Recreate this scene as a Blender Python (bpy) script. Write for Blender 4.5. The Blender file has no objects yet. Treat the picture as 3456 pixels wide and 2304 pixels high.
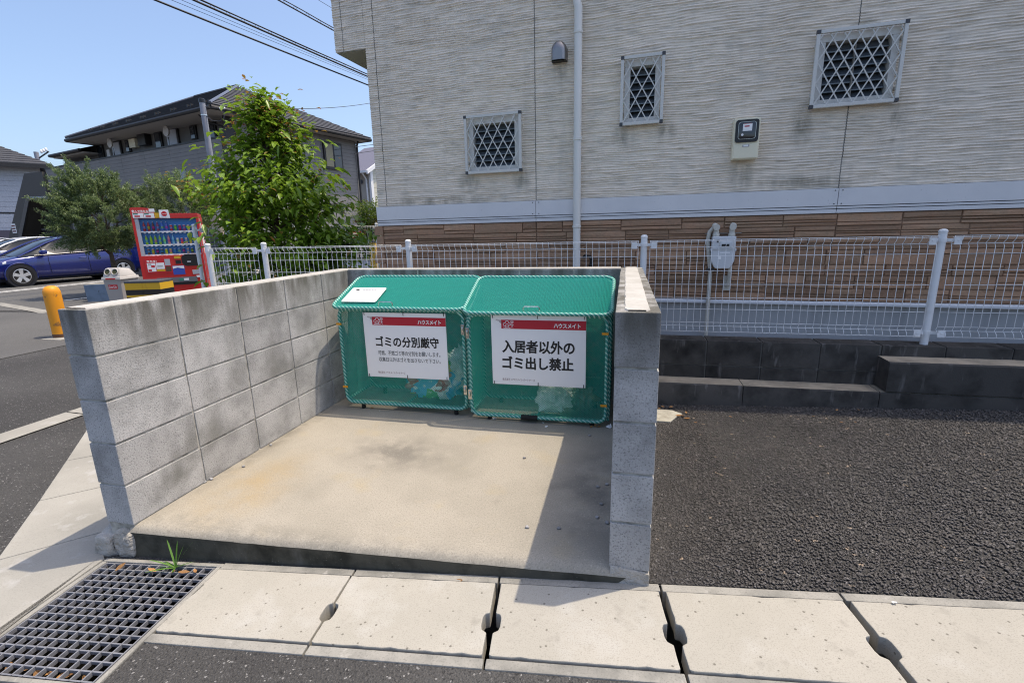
import bpy, bmesh, math, random
import numpy as np
from mathutils import Vector, Matrix

random.seed(7)
RNG = np.random.default_rng(7)
R = math.radians
SC = bpy.context.scene
COL = SC.collection

# ------------------------------------------------------------------ camera
CAM = np.array([2.1494, -1.5021, 1.2746])
YAW, PITCH, ROLL, FOC = .2316, -.2264, -.0229, 1618.7      # focal length for a 3456 px wide frame
def cam_axes():
    cy, sy, cp, sp, cr, sr = math.cos(YAW), math.sin(YAW), math.cos(PITCH), math.sin(PITCH), math.cos(ROLL), math.sin(ROLL)
    f = np.array([-sy*cp, cy*cp, sp]); r = np.array([cy, sy, 0.]); u = np.cross(r, f)
    return cr*r + sr*u, -sr*r + cr*u, f
AX, AY, AF = cam_axes()
cd = bpy.data.cameras.new('camera'); cam = bpy.data.objects.new('camera', cd); COL.objects.link(cam)
cd.sensor_width = 36; cd.lens = FOC/3456*36; cd.clip_start = .05; cd.clip_end = 1000
m = Matrix.Identity(4)
for i in range(3):
    m[i][0] = AX[i]; m[i][1] = AY[i]; m[i][2] = -AF[i]; m[i][3] = CAM[i]
cam.matrix_world = m
SC.camera = cam

# ------------------------------------------------------------------ sky, sun, exposure
SUN_EL, SUN_AZ = R(70.2), R(27.5)                 # azimuth counted from +x towards +y
w = bpy.data.worlds.new('World'); SC.world = w; w.use_nodes = True
nt = w.node_tree; bg = nt.nodes['Background']
sky = nt.nodes.new('ShaderNodeTexSky'); sky.sky_type = 'NISHITA'; sky.sun_disc = False
sky.sun_elevation = SUN_EL; sky.sun_rotation = R(90) - SUN_AZ
sky.altitude = 0; sky.air_density = .85; sky.dust_density = 3.0; sky.ozone_density = 7.5
nt.links.new(sky.outputs[0], bg.inputs[0]); bg.inputs[1].default_value = .15
sd = bpy.data.lights.new('sun', 'SUN'); sun = bpy.data.objects.new('sun', sd); COL.objects.link(sun)
sd.energy = 2.0; sd.angle = R(.53); sd.color = (1, .95, .87)
sun_dir = Vector((math.cos(SUN_EL)*math.cos(SUN_AZ), math.cos(SUN_EL)*math.sin(SUN_AZ), math.sin(SUN_EL)))
sun.rotation_euler = sun_dir.to_track_quat('Z', 'Y').to_euler()
SC.view_settings.view_transform = 'Standard'; SC.view_settings.look = 'None'
SC.view_settings.exposure = 1.0; SC.view_settings.gamma = 1; SC.view_settings.use_curve_mapping = False
SC.view_settings.use_white_balance = True; SC.view_settings.white_balance_temperature = 7700; SC.view_settings.white_balance_tint = 10
SC.cycles.use_denoising = True; SC.cycles.denoising_prefilter = 'NONE'; SC.cycles.filter_width = 1.1
SC.cycles.max_bounces = 8; SC.cycles.transparent_max_bounces = 16

# ------------------------------------------------------------------ helpers
def tag(o, label=None, cat=None, group=None, kind=None):
    if label: o['label'] = label
    if cat: o['category'] = cat
    if group: o['group'] = group
    if kind: o['kind'] = kind
    return o
def thing(name, label, cat, loc=(0, 0, 0), rotz=0., group=None):
    o = bpy.data.objects.new(name, None); COL.objects.link(o)
    o.empty_display_size = .1; o.location = loc; o.rotation_euler = (0, 0, rotz)
    return tag(o, label, cat, group)
def link(name, me, parent=None, loc=None, rot=None):
    o = bpy.data.objects.new(name, me); COL.objects.link(o)
    if parent is not None: o.parent = parent
    if loc is not None: o.location = loc
    if rot is not None: o.rotation_euler = rot
    return o
def copy_tree(o, parent=None):
    c = o.copy(); COL.objects.link(c); c.parent = parent
    for ch in list(o.children): copy_tree(ch, c)
    return c
class MB:
    def __init__(s): s.v = []; s.f = []; s.mi = []
    def add(s, vs, fs, mi=0):
        k = len(s.v); s.v += [tuple(map(float, p)) for p in vs]
        s.f += [tuple(i+k for i in f) for f in fs]; s.mi += [mi]*len(fs); return s
    def box(s, x0, x1, y0, y1, z0, z1, mi=0):
        return s.add([(x0,y0,z0),(x1,y0,z0),(x1,y1,z0),(x0,y1,z0),(x0,y0,z1),(x1,y0,z1),(x1,y1,z1),(x0,y1,z1)],
                     [(0,3,2,1),(4,5,6,7),(0,1,5,4),(1,2,6,5),(2,3,7,6),(3,0,4,7)], mi)
    def hexa(s, p, mi=0):            # eight corners, bottom ring then top ring
        return s.add(p, [(0,3,2,1),(4,5,6,7),(0,1,5,4),(1,2,6,5),(2,3,7,6),(3,0,4,7)], mi)
    def prism(s, poly, a0, a1, axis='z', mi=0):
        n = len(poly)
        def P(p, a): return {'z': (p[0], p[1], a), 'y': (p[0], a, p[1]), 'x': (a, p[0], p[1])}[axis]
        vs = [P(p, a0) for p in poly] + [P(p, a1) for p in poly]
        fs = [tuple(range(n))[::-1], tuple(range(n, 2*n))] + [(i, (i+1) % n, n+(i+1) % n, n+i) for i in range(n)]
        return s.add(vs, fs, mi)
    def tube(s, path, r, n=8, closed=False, caps=True, mi=0):
        P = [Vector(p) for p in path]; N = len(P)
        rs = list(r) if hasattr(r, '__len__') else [r]*N
        vs = []; prev = None
        for i in range(N):
            if closed: t = P[(i+1) % N]-P[i-1]
            else: t = P[min(i+1, N-1)]-P[max(i-1, 0)]
            if t.length < 1e-9: t = Vector((0, 0, 1))
            t.normalize()
            if prev is None:
                up = Vector((0, 0, 1)) if abs(t.z) < .9 else Vector((1, 0, 0))
                a = t.cross(up).normalized()
            else:
                a = prev - t*prev.dot(t)
                if a.length < 1e-6: a = t.orthogonal()
                a.normalize()
            prev = a; b = t.cross(a)
            for k in range(n):
                q = 2*math.pi*k/n; vs.append(P[i] + (a*math.cos(q)+b*math.sin(q))*rs[i])
        fs = []
        for i in range(N if closed else N-1):
            j = (i+1) % N
            for k in range(n): fs.append((i*n+k, i*n+(k+1) % n, j*n+(k+1) % n, j*n+k))
        if caps and not closed: fs += [tuple(range(n))[::-1], tuple((N-1)*n+k for k in range(n))]
        return s.add(vs, fs, mi)
    def bar(s, a, b, w, d, up=(0, 0, 1), mi=0):      # rectangular bar from a to b
        a, b = Vector(a), Vector(b); t = (b-a).normalized(); u = Vector(up)
        if abs(t.dot(u)) > .95: u = Vector((1, 0, 0))
        x = t.cross(u).normalized(); y = x.cross(t)
        c = [(-w/2,-d/2),(w/2,-d/2),(w/2,d/2),(-w/2,d/2)]
        return s.hexa([a+x*p+y*q for p, q in c] + [b+x*p+y*q for p, q in c], mi)
    def lathe(s, prof, n=24, c=(0, 0, 0), mi=0, axis='z'):
        vs = []; m_ = len(prof)
        for r, z in prof:
            for k in range(n):
                q = 2*math.pi*k/n; x, y = r*math.cos(q), r*math.sin(q)
                vs.append({'z': (c[0]+x, c[1]+y, c[2]+z), 'y': (c[0]+x, c[1]+z, c[2]+y), 'x': (c[0]+z, c[1]+x, c[2]+y)}[axis])
        fs = []
        for i in range(m_-1):
            for k in range(n): fs.append((i*n+k, i*n+(k+1) % n, (i+1)*n+(k+1) % n, (i+1)*n+k))
        fs += [tuple(range(n))[::-1], tuple((m_-1)*n+k for k in range(n))]
        return s.add(vs, fs, mi)
    def grid(s, fn, us, vs_, mi=0):
        nu, nv = len(us), len(vs_)
        pts = [fn(u, v) for u in us for v in vs_]
        return s.add(pts, [(i*nv+j, (i+1)*nv+j, (i+1)*nv+j+1, i*nv+j+1) for i in range(nu-1) for j in range(nv-1)], mi)
    def mesh(s, name, mats, smooth=False, bevel=0, fix=True, ang=40):
        me = bpy.data.meshes.new(name); me.from_pydata(s.v, [], s.f)
        for m_ in (mats if isinstance(mats, (list, tuple)) else [mats]): me.materials.append(m_)
        for p, i in zip(me.polygons, s.mi): p.material_index = i
        if fix or bevel:
            bm = bmesh.new(); bm.from_mesh(me)
            if bevel:
                bmesh.ops.remove_doubles(bm, verts=bm.verts, dist=1e-5)
            if fix: bmesh.ops.recalc_face_normals(bm, faces=bm.faces)
            if bevel:
                ed = [e for e in bm.edges if len(e.link_faces) == 2 and e.calc_face_angle(0) > R(30)]
                bmesh.ops.bevel(bm, geom=ed, offset=bevel, segments=2, profile=.6, affect='EDGES')
            bm.to_mesh(me); bm.free()
        if smooth:
            for p in me.polygons: p.use_smooth = True
            if ang < 180:
                try: me.set_sharp_from_angle(angle=R(ang))
                except Exception: pass
        me.update(); return me
    def build(s, name, mats, parent=None, smooth=False, bevel=0, loc=None, fix=True, ang=40):
        return link(name, s.mesh(name, mats, smooth, bevel, fix, ang), parent, loc)
def np_mesh(name, V, F, mats, smooth=False):
    me = bpy.data.meshes.new(name); V = np.asarray(V, np.float32); F = np.asarray(F, np.int32)
    me.vertices.add(len(V)); me.vertices.foreach_set('co', V.ravel())
    k = F.shape[1]; me.loops.add(F.size); me.loops.foreach_set('vertex_index', F.ravel())
    me.polygons.add(len(F)); me.polygons.foreach_set('loop_start', np.arange(0, F.size, k, dtype=np.int32))
    me.polygons.foreach_set('loop_total', np.full(len(F), k, np.int32))
    if smooth: me.polygons.foreach_set('use_smooth', np.ones(len(F), bool))
    for m_ in (mats if isinstance(mats, (list, tuple)) else [mats]): me.materials.append(m_)
    me.update(calc_edges=True); me.validate(); return me
def hashn(ix, iy, seed=0):
    h = (ix.astype(np.int64)*374761393 + iy.astype(np.int64)*668265263 + seed*982451653) & 0xffffffff
    h = ((h ^ (h >> 13))*1274126177) & 0xffffffff
    return ((h ^ (h >> 16)) & 0xffff)/65535.
def vnoise(x, y, seed=0):
    ix, iy = np.floor(x), np.floor(y); fx, fy = x-ix, y-iy
    fx = fx*fx*(3-2*fx); fy = fy*fy*(3-2*fy)
    a, b = hashn(ix, iy, seed), hashn(ix+1, iy, seed); c, d = hashn(ix, iy+1, seed), hashn(ix+1, iy+1, seed)
    return (a*(1-fx)+b*fx)*(1-fy) + (c*(1-fx)+d*fx)*fy
def rrect(w, h, r, n=5):                              # rounded rectangle centred on 0,0
    out = []
    for cx, cy, a0 in ((w/2-r, h/2-r, 0), (-w/2+r, h/2-r, 90), (-w/2+r, -h/2+r, 180), (w/2-r, -h/2+r, 270)):
        for k in range(n+1):
            q = R(a0+90*k/n); out.append((cx+r*math.cos(q), cy+r*math.sin(q)))
    return out

# ------------------------------------------------------------------ materials
def mat(name, col, rough=.8, metal=0., spec=.5, layers=(), bumps=(), emit=None, alpha=None, trans=0., sss=0., coat=0., objrand=0., coord='pos'):
    """layers: dicts(scale, lo, hi, col, amt, stretch, detail, kind, zr) mixed one over the other; bumps: (scale, strength, distance, kind)"""
    mt = bpy.data.materials.new(name); mt.use_nodes = True
    nt = mt.node_tree; N = nt.nodes; L = nt.links; b = N['Principled BSDF']
    b.inputs['Base Color'].default_value = (*col, 1); b.inputs['Roughness'].default_value = rough
    b.inputs['Metallic'].default_value = metal; b.inputs['Specular IOR Level'].default_value = spec
    if trans: b.inputs['Transmission Weight'].default_value = trans
    if coat: b.inputs['Coat Weight'].default_value = coat; b.inputs['Coat Roughness'].default_value = .05
    if alpha is not None: b.inputs['Alpha'].default_value = alpha
    if emit: b.inputs['Emission Color'].default_value = (*emit[0], 1); b.inputs['Emission Strength'].default_value = emit[1]
    P = None
    def pos():
        nonlocal P
        if P is None:
            if coord == 'pos': P = N.new('ShaderNodeNewGeometry').outputs['Position']
            else: P = N.new('ShaderNodeTexCoord').outputs['Object']
        return P
    def coords(st):
        if st is None: return pos()
        v = N.new('ShaderNodeVectorMath'); v.operation = 'MULTIPLY'; L.new(pos(), v.inputs[0]); v.inputs[1].default_value = st
        return v.outputs[0]
    def tex(kind, scale, st=None, detail=3., rough_=.6):
        if kind == 'noise':
            t = N.new('ShaderNodeTexNoise'); t.inputs['Scale'].default_value = scale; t.inputs['Detail'].default_value = detail
            t.inputs['Roughness'].default_value = rough_; L.new(coords(st), t.inputs['Vector']); return t.outputs['Fac']
        if kind == 'voro':
            t = N.new('ShaderNodeTexVoronoi'); t.inputs['Scale'].default_value = scale; L.new(coords(st), t.inputs['Vector']); return t.outputs['Distance']
        if kind == 'cell':
            t = N.new('ShaderNodeTexVoronoi'); t.inputs['Scale'].default_value = scale; L.new(coords(st), t.inputs['Vector'])
            s_ = N.new('ShaderNodeSeparateColor'); L.new(t.outputs['Color'], s_.inputs[0]); return s_.outputs[0]
        if kind == 'wave':
            t = N.new('ShaderNodeTexWave'); t.inputs['Scale'].default_value = scale; t.bands_direction = 'DIAGONAL'; L.new(coords(st), t.inputs['Vector']); return t.outputs['Fac']
    cur = None
    for ly in layers:
        f = tex(ly.get('kind', 'noise'), ly['scale'], ly.get('stretch'), ly.get('detail', 3.), ly.get('rough', .6))
        mr = N.new('ShaderNodeMapRange'); mr.inputs['From Min'].default_value = ly.get('lo', .4); mr.inputs['From Max'].default_value = ly.get('hi', .6)
        mr.inputs['To Min'].default_value = 0; mr.inputs['To Max'].default_value = ly.get('amt', 1.); L.new(f, mr.inputs['Value'])
        fac = mr.outputs[0]
        if 'ell' in ly:
            (cx_, cy_, cz_), (sx_, sz_), r0_, r1_ = ly['ell']
            vm_ = N.new('ShaderNodeVectorMath'); vm_.operation = 'MULTIPLY'; L.new(pos(), vm_.inputs[0]); vm_.inputs[1].default_value = (sx_, 0, sz_)
            vd = N.new('ShaderNodeVectorMath'); vd.operation = 'DISTANCE'; L.new(vm_.outputs[0], vd.inputs[0]); vd.inputs[1].default_value = (cx_*sx_, 0, cz_*sz_)
            m2 = N.new('ShaderNodeMapRange'); m2.inputs['From Min'].default_value = r1_; m2.inputs['From Max'].default_value = r0_; L.new(vd.outputs['Value'], m2.inputs['Value'])
            mu = N.new('ShaderNodeMath'); mu.operation = 'MULTIPLY'; L.new(fac, mu.inputs[0]); L.new(m2.outputs[0], mu.inputs[1]); fac = mu.outputs[0]
        if 'disc' in ly:                                 # a stain with a place of its own (x, y, inner and outer radius)
            vd = N.new('ShaderNodeVectorMath'); vd.operation = 'DISTANCE'; vm_ = N.new('ShaderNodeVectorMath'); vm_.operation = 'MULTIPLY'; L.new(pos(), vm_.inputs[0]); vm_.inputs[1].default_value = ly['disc'][4]
            L.new(vm_.outputs[0], vd.inputs[0]); vd.inputs[1].default_value = (ly['disc'][0]*ly['disc'][4][0], ly['disc'][1]*ly['disc'][4][1], 0)
            m2 = N.new('ShaderNodeMapRange'); m2.inputs['From Min'].default_value = ly['disc'][3]; m2.inputs['From Max'].default_value = ly['disc'][2]; L.new(vd.outputs['Value'], m2.inputs['Value'])
            mu = N.new('ShaderNodeMath'); mu.operation = 'MULTIPLY'; L.new(fac, mu.inputs[0]); L.new(m2.outputs[0], mu.inputs[1]); fac = mu.outputs[0]
        if 'zr' in ly:                                   # limits a stain to a height range (axis, from, to)
            axis, z0, z1 = ly['zr']
            sp = N.new('ShaderNodeSeparateXYZ'); L.new(pos(), sp.inputs[0])
            m2 = N.new('ShaderNodeMapRange'); m2.inputs['From Min'].default_value = z0; m2.inputs['From Max'].default_value = z1
            L.new(sp.outputs['XYZ'.index(axis)], m2.inputs['Value'])
            mu = N.new('ShaderNodeMath'); mu.operation = 'MULTIPLY'; L.new(fac, mu.inputs[0]); L.new(m2.outputs[0], mu.inputs[1]); fac = mu.outputs[0]
        mx = N.new('ShaderNodeMix'); mx.data_type = 'RGBA'; L.new(fac, mx.inputs[0])
        if cur is None: mx.inputs[6].default_value = (*col, 1)
        else: L.new(cur, mx.inputs[6])
        mx.inputs[7].default_value = (*ly['col'], 1); cur = mx.outputs[2]
    if objrand:
        oi = N.new('ShaderNodeObjectInfo'); mr = N.new('ShaderNodeMapRange')
        mr.inputs['To Min'].default_value = 1-objrand; mr.inputs['To Max'].default_value = 1+objrand; L.new(oi.outputs['Random'], mr.inputs['Value'])
        mx = N.new('ShaderNodeMix'); mx.data_type = 'RGBA'; mx.blend_type = 'MULTIPLY'; mx.inputs[0].default_value = 1
        if cur is None: mx.inputs[6].default_value = (*col, 1)
        else: L.new(cur, mx.inputs[6])
        cc = N.new('ShaderNodeCombineColor')
        for i in range(3): L.new(mr.outputs[0], cc.inputs[i])
        L.new(cc.outputs[0], mx.inputs[7]); cur = mx.outputs[2]
    if cur is not None: L.new(cur, b.inputs['Base Color'])
    pv = None
    for sc_, st_, di_, kind in bumps:
        bp = N.new('ShaderNodeBump'); bp.inputs['Strength'].default_value = st_; bp.inputs['Distance'].default_value = di_
        L.new(tex(kind, sc_), bp.inputs['Height'])
        if pv is not None: L.new(pv, bp.inputs['Normal'])
        pv = bp.outputs['Normal']
    if pv is not None: L.new(pv, b.inputs['Normal'])
    return mt
def flat(name, col, rough=.6, **k): return mat(name, col, rough, **k)
Y_ = (1, 1, .12)
M = {}
M['block'] = mat('concrete_block', (0.457,0.450,0.445), .95, spec=.2, objrand=.10, layers=[
    dict(scale=6, lo=.42, hi=.72, col=(0.251,0.250,0.245), amt=.85), dict(scale=150, lo=.52, hi=.68, col=(0.120,0.120,0.119), amt=.7, detail=3),
    dict(scale=160, lo=.6, hi=.74, col=(0.562,0.570,0.589), amt=.5, detail=2),
    dict(scale=9, stretch=(1,1,.22), lo=.32, hi=.58, col=(0.110,0.105,0.090), amt=.9, zr=('Z', .70, .97)),
    dict(scale=3.2, lo=.52, hi=.72, col=(0.151,0.150,0.130), amt=.55)], bumps=[(160, .55, .004, 'noise'), (420, .3, .002, 'noise')])
M['mortar'] = mat('mortar_joint', (.50,.48,.43), .95, spec=.2, layers=[dict(scale=14, lo=.4, hi=.65, col=(.22,.21,.18))], bumps=[(150, .4, .003, 'noise')])
M['cap'] = mat('mortar_cap', (0.471,0.459,0.436), .95, spec=.2, layers=[dict(scale=6, lo=.4, hi=.7, col=(0.380,0.366,0.337)), dict(scale=90, lo=.55, hi=.75, col=(0.304,0.296,0.279), amt=.5)], bumps=[(60, .4, .004, 'noise')])
M['lump'] = mat('mortar_lump', (.43,.41,.38), .95, spec=.2, layers=[dict(scale=9, lo=.45, hi=.7, col=(.29,.265,.225)), dict(scale=60, lo=.6, hi=.75, col=(.25,.24,.21), amt=.5)], bumps=[(40, .9, .02, 'noise'), (130, .5, .005, 'noise')])
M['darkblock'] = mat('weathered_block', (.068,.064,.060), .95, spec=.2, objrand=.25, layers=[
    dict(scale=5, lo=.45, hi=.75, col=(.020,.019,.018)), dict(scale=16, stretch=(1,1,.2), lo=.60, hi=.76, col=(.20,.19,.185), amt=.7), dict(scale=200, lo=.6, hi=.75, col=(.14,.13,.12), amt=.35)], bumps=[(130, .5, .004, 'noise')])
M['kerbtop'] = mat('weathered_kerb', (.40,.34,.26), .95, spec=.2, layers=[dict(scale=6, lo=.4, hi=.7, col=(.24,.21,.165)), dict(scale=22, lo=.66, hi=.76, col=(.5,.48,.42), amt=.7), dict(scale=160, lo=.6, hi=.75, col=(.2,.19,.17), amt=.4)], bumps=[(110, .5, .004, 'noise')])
M['slab'] = mat('slab_concrete', (0.361,0.331,0.281), .95, spec=.2, layers=[
    dict(scale=1.8, lo=.42, hi=.68, col=(0.292,0.270,0.227)), dict(scale=2.7, lo=.57, hi=.72, col=(0.384,0.320,0.210), amt=.55), dict(scale=4.5, lo=.62, hi=.76, col=(0.184,0.171,0.148), amt=.5, detail=6),
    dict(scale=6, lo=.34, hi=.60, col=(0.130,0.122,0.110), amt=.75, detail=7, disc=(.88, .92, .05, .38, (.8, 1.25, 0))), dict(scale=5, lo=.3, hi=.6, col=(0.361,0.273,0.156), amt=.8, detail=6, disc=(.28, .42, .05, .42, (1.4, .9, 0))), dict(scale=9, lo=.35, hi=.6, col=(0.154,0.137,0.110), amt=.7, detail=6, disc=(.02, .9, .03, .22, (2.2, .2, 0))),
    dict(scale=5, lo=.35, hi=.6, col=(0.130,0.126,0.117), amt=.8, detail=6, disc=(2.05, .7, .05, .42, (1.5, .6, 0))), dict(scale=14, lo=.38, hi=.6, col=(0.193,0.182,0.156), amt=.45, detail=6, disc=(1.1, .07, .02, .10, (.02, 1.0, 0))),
    dict(scale=150, lo=.48, hi=.70, col=(0.207,0.190,0.163), amt=.8, detail=3), dict(scale=125, lo=.58, hi=.74, col=(0.445,0.411,0.358), amt=.8, detail=3)], bumps=[(90, .3, .003, 'noise'), (300, .3, .0015, 'noise')])
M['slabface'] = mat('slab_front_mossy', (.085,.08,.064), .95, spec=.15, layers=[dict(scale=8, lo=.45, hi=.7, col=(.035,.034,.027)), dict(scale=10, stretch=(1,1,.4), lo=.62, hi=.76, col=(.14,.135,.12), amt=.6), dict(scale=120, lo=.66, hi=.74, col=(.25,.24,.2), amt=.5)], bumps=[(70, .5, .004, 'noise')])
M['panel'] = mat('gutter_cover_concrete', (0.388,0.369,0.329), .9, spec=.25, objrand=.06, layers=[
    dict(scale=2.2, lo=.4, hi=.68, col=(0.350,0.335,0.296)), dict(scale=5, lo=.55, hi=.75, col=(0.433,0.424,0.398), amt=.7), dict(scale=230, lo=.5, hi=.7, col=(0.251,0.239,0.211), amt=.65, detail=2),
    dict(kind='voro', scale=26, lo=.13, hi=.09, col=(0.122,0.111,0.094), amt=.8), dict(scale=11, lo=.62, hi=.74, col=(0.243,0.231,0.203), amt=.5)], bumps=[(120, .3, .002, 'noise'), (350, .3, .001, 'noise')])
M['kerb'] = mat('gutter_edge_concrete', (0.306,0.297,0.273), .95, spec=.2, layers=[dict(scale=6, lo=.42, hi=.68, col=(0.187,0.185,0.172)), dict(scale=18, lo=.62, hi=.74, col=(0.442,0.430,0.405), amt=.7), dict(scale=150, lo=.52, hi=.72, col=(0.128,0.125,0.114), amt=.55)], bumps=[(90, .5, .003, 'noise')])
M['pave'] = mat('pavement_concrete', (0.349,0.338,0.309), .95, spec=.2, objrand=.05, layers=[dict(scale=2, lo=.4, hi=.7, col=(0.281,0.273,0.248)), dict(scale=7, lo=.58, hi=.75, col=(0.429,0.424,0.417), amt=.8), dict(scale=170, lo=.5, hi=.72, col=(0.215,0.208,0.192), amt=.5)], bumps=[(80, .3, .003, 'noise')])
M['road'] = mat('road_asphalt', (0.046,0.045,0.045), .92, spec=.3, layers=[dict(scale=.8, lo=.4, hi=.7, col=(0.072,0.071,0.070)), dict(scale=170, lo=.55, hi=.7, col=(0.145,0.144,0.144), amt=.55, detail=2), dict(scale=110, lo=.56, hi=.66, col=(0.019,0.019,0.020), amt=.75, detail=2), dict(kind='cell', scale=170, lo=.975, hi=.985, col=(0.340,0.335,0.331), amt=.6)], bumps=[(130, .8, .006, 'voro'), (320, .4, .002, 'noise')])
M['roadold'] = mat('worn_asphalt', (0.106,0.105,0.103), .92, spec=.3, layers=[dict(scale=.5, lo=.4, hi=.7, col=(0.085,0.084,0.083)), dict(scale=90, lo=.55, hi=.7, col=(0.187,0.185,0.183), amt=.5), dict(scale=60, lo=.56, hi=.68, col=(0.051,0.052,0.052), amt=.6)], bumps=[(80, .6, .006, 'noise')])
M['lot'] = mat('coarse_asphalt', (.045,.043,.044), .85, spec=.35, layers=[dict(scale=1.5, lo=.4, hi=.7, col=(.045,.043,.043)), dict(scale=95, lo=.55, hi=.7, col=(.10,.098,.10), amt=.5), dict(scale=75, lo=.5, hi=.62, col=(.012,.012,.012), amt=.8)], bumps=[(85, 1., .01, 'voro'), (220, .5, .003, 'noise')])
M['stone'] = mat('aggregate_stone', (.084,.079,.078), .7, spec=.5, layers=[dict(kind='cell', scale=90, lo=0, hi=1, col=(.040,.037,.038)), dict(scale=1.3, lo=.42, hi=.66, col=(.105,.095,.086), amt=.55, detail=5), dict(scale=3.5, lo=.55, hi=.72, col=(.035,.033,.033), amt=.5), dict(kind='cell', scale=97, lo=.965, hi=.99, col=(.17,.16,.16)), dict(kind='cell', scale=61, lo=.993, hi=.996, col=(.50,.38,.27), amt=.5)])
M['patch'] = mat('concrete_patch', (.40,.385,.33), .95, spec=.2, layers=[dict(scale=12, lo=.4, hi=.7, col=(.27,.25,.21)), dict(scale=90, lo=.5, hi=.7, col=(.2,.19,.17), amt=.5)], bumps=[(60, .5, .005, 'noise')])
M['line'] = mat('road_paint', (.75,.75,.73), .8, spec=.3, layers=[dict(scale=30, lo=.5, hi=.75, col=(.25,.25,.24), amt=.7)])
M['trench'] = mat('trench_shade', (.014,.013,.012), .95, spec=.1, layers=[dict(scale=12, lo=.4, hi=.7, col=(.008,.008,.007))])  # near-black colour paints in the deep shade of the pit and gutter
M['gravel'] = mat('grey_gravel', (.32,.31,.29), .95, spec=.2, layers=[dict(scale=60, lo=.45, hi=.65, col=(.14,.135,.13))], bumps=[(60, .8, .01, 'voro')])
M['galv'] = mat('galvanised_steel', (.27,.275,.30), .5, metal=.35, spec=.5, layers=[dict(scale=22, lo=.4, hi=.7, col=(.20,.205,.225)), dict(scale=70, lo=.6, hi=.75, col=(.36,.37,.39), amt=.6)])
M['siding'] = mat('embossed_siding', (.84,.735,.615), .85, spec=.3, layers=[
    dict(scale=1.1, lo=.4, hi=.7, col=(.78,.68,.57)), dict(scale=7, stretch=(1,1,.10), lo=.52, hi=.74, col=(.55,.50,.43), amt=.45, detail=5), dict(scale=5, stretch=(1,1,2.2), lo=.52, hi=.75, col=(.52,.50,.45), amt=.6, detail=6), dict(scale=62, stretch=(.13,.13,1.5), lo=.50, hi=.66, col=(.40,.355,.29), amt=.5, detail=2),
    *[dict(scale=14, stretch=(1,1,.35), lo=.34, hi=.6, col=(.30,.275,.225), amt=.8, detail=6, ell=(c_, s_, .2, 1.)) for c_, s_ in (((3.46, 0, 2.02), (9, 5)), ((4.06, 0, 2.00), (11, 4)), ((.68, 0, 1.74), (7, 9)), ((1.2, 0, 1.74), (9, 9)), ((3.06, 0, 1.68), (8, 6)), ((1.56, 0, 2.60), (14, 7)), ((2.1, 0, 2.04), (9, 8)), ((2.45, 0, 2.05), (10, 9)), ((3.5, 0, 1.60), (2.2, 14)), ((.3, 0, 1.58), (1.2, 16)), ((5.2, 0, 3.4), (1.1, 1.1)))]], bumps=[(90, .25, .002, 'noise')])
M['band'] = mat('belt_board', (.70,.70,.71), .7, spec=.3, layers=[dict(scale=3, lo=.4, hi=.7, col=(.64,.645,.66)), dict(scale=60, lo=.66, hi=.74, col=(.3,.3,.3), amt=.4)])
M['seal'] = flat('joint_sealant', (.27,.255,.23), .9, spec=.2)
M['clad'] = mat('stone_cladding', (.40,.235,.15), .9, spec=.25, objrand=.24, layers=[dict(scale=9, lo=.4, hi=.68, col=(.35,.23,.15)), dict(scale=40, lo=.5, hi=.72, col=(.26,.165,.11), amt=.6), dict(scale=4, lo=.56, hi=.74, col=(.32,.19,.135), amt=.6)], bumps=[(28, .7, .008, 'noise'), (110, .4, .003, 'noise')])
M['cladgap'] = flat('cladding_joint', (.22,.145,.10), .95, spec=.1)
M['found'] = mat('foundation_render', (.40,.41,.42), .9, spec=.2, layers=[dict(scale=1.5, lo=.4, hi=.68, col=(.40,.41,.42)), dict(scale=4, stretch=(1,1,.35), lo=.55, hi=.72, col=(.22,.22,.22), amt=.6)])
M['alum'] = mat('window_aluminium', (.62,.61,.575), .5, spec=.5, metal=.1, layers=[dict(scale=30, lo=.5, hi=.75, col=(.60,.60,.57), amt=.6)])
M['flash'] = flat('white_flashing', (.62,.645,.68), .45)
M['glass'] = flat('dark_window_glass', (.022,.028,.036), .08, spec=.8)
M['louvre'] = flat('louvre_glass', (.085,.10,.115), .22, spec=.9)
M['plasgrey'] = flat('dark_grey_plastic', (.055,.058,.066), .55)
M['downpipe'] = mat('downpipe_plastic', (.72,.71,.67), .5, layers=[dict(scale=3, stretch=(1,1,.3), lo=.5, hi=.75, col=(.64,.63,.59), amt=.6)])
M['steel'] = flat('brushed_steel', (.30,.285,.28), .38, metal=.9)
M['cream'] = mat('cream_plastic', (.80,.74,.56), .5, layers=[dict(scale=9, lo=.5, hi=.75, col=(.66,.60,.45), amt=.6)])
M['black'] = flat('black_plastic', (.012,.012,.013), .35)
M['rubber'] = flat('black_rubber', (.02,.02,.02), .8, spec=.3)
M['meterglass'] = flat('meter_glass', (.02,.022,.026), .06, spec=.8)
M['gasgrey'] = flat('pale_grey_casting', (.60,.62,.64), .5)
M['pipe'] = mat('cream_pipe', (.55,.53,.47), .6, layers=[dict(scale=25, lo=.5, hi=.7, col=(.40,.37,.31), amt=.6)])
M['fence'] = mat('white_coated_wire', (.74,.76,.78), .4, spec=.5, layers=[dict(scale=9, lo=.55, hi=.75, col=(.62,.63,.63), amt=.7)])
M['net'] = flat('green_net', (.003,.38,.29), .45, spec=.5)
M['rope'] = mat('laced_tube', (.005,.25,.205), .4, spec=.6, layers=[dict(kind='wave', scale=21, lo=.70, hi=.80, col=(.42,.66,.60), amt=.9)])
M['white'] = flat('white_board', (.88,.88,.88), .45)
M['ink'] = flat('black_ink', (.012,.012,.012), .6)
M['ink2'] = flat('maroon_ink', (.16,.03,.03), .6)
M['sred'] = flat('red_print', (.50,.012,.030), .5)
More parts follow.
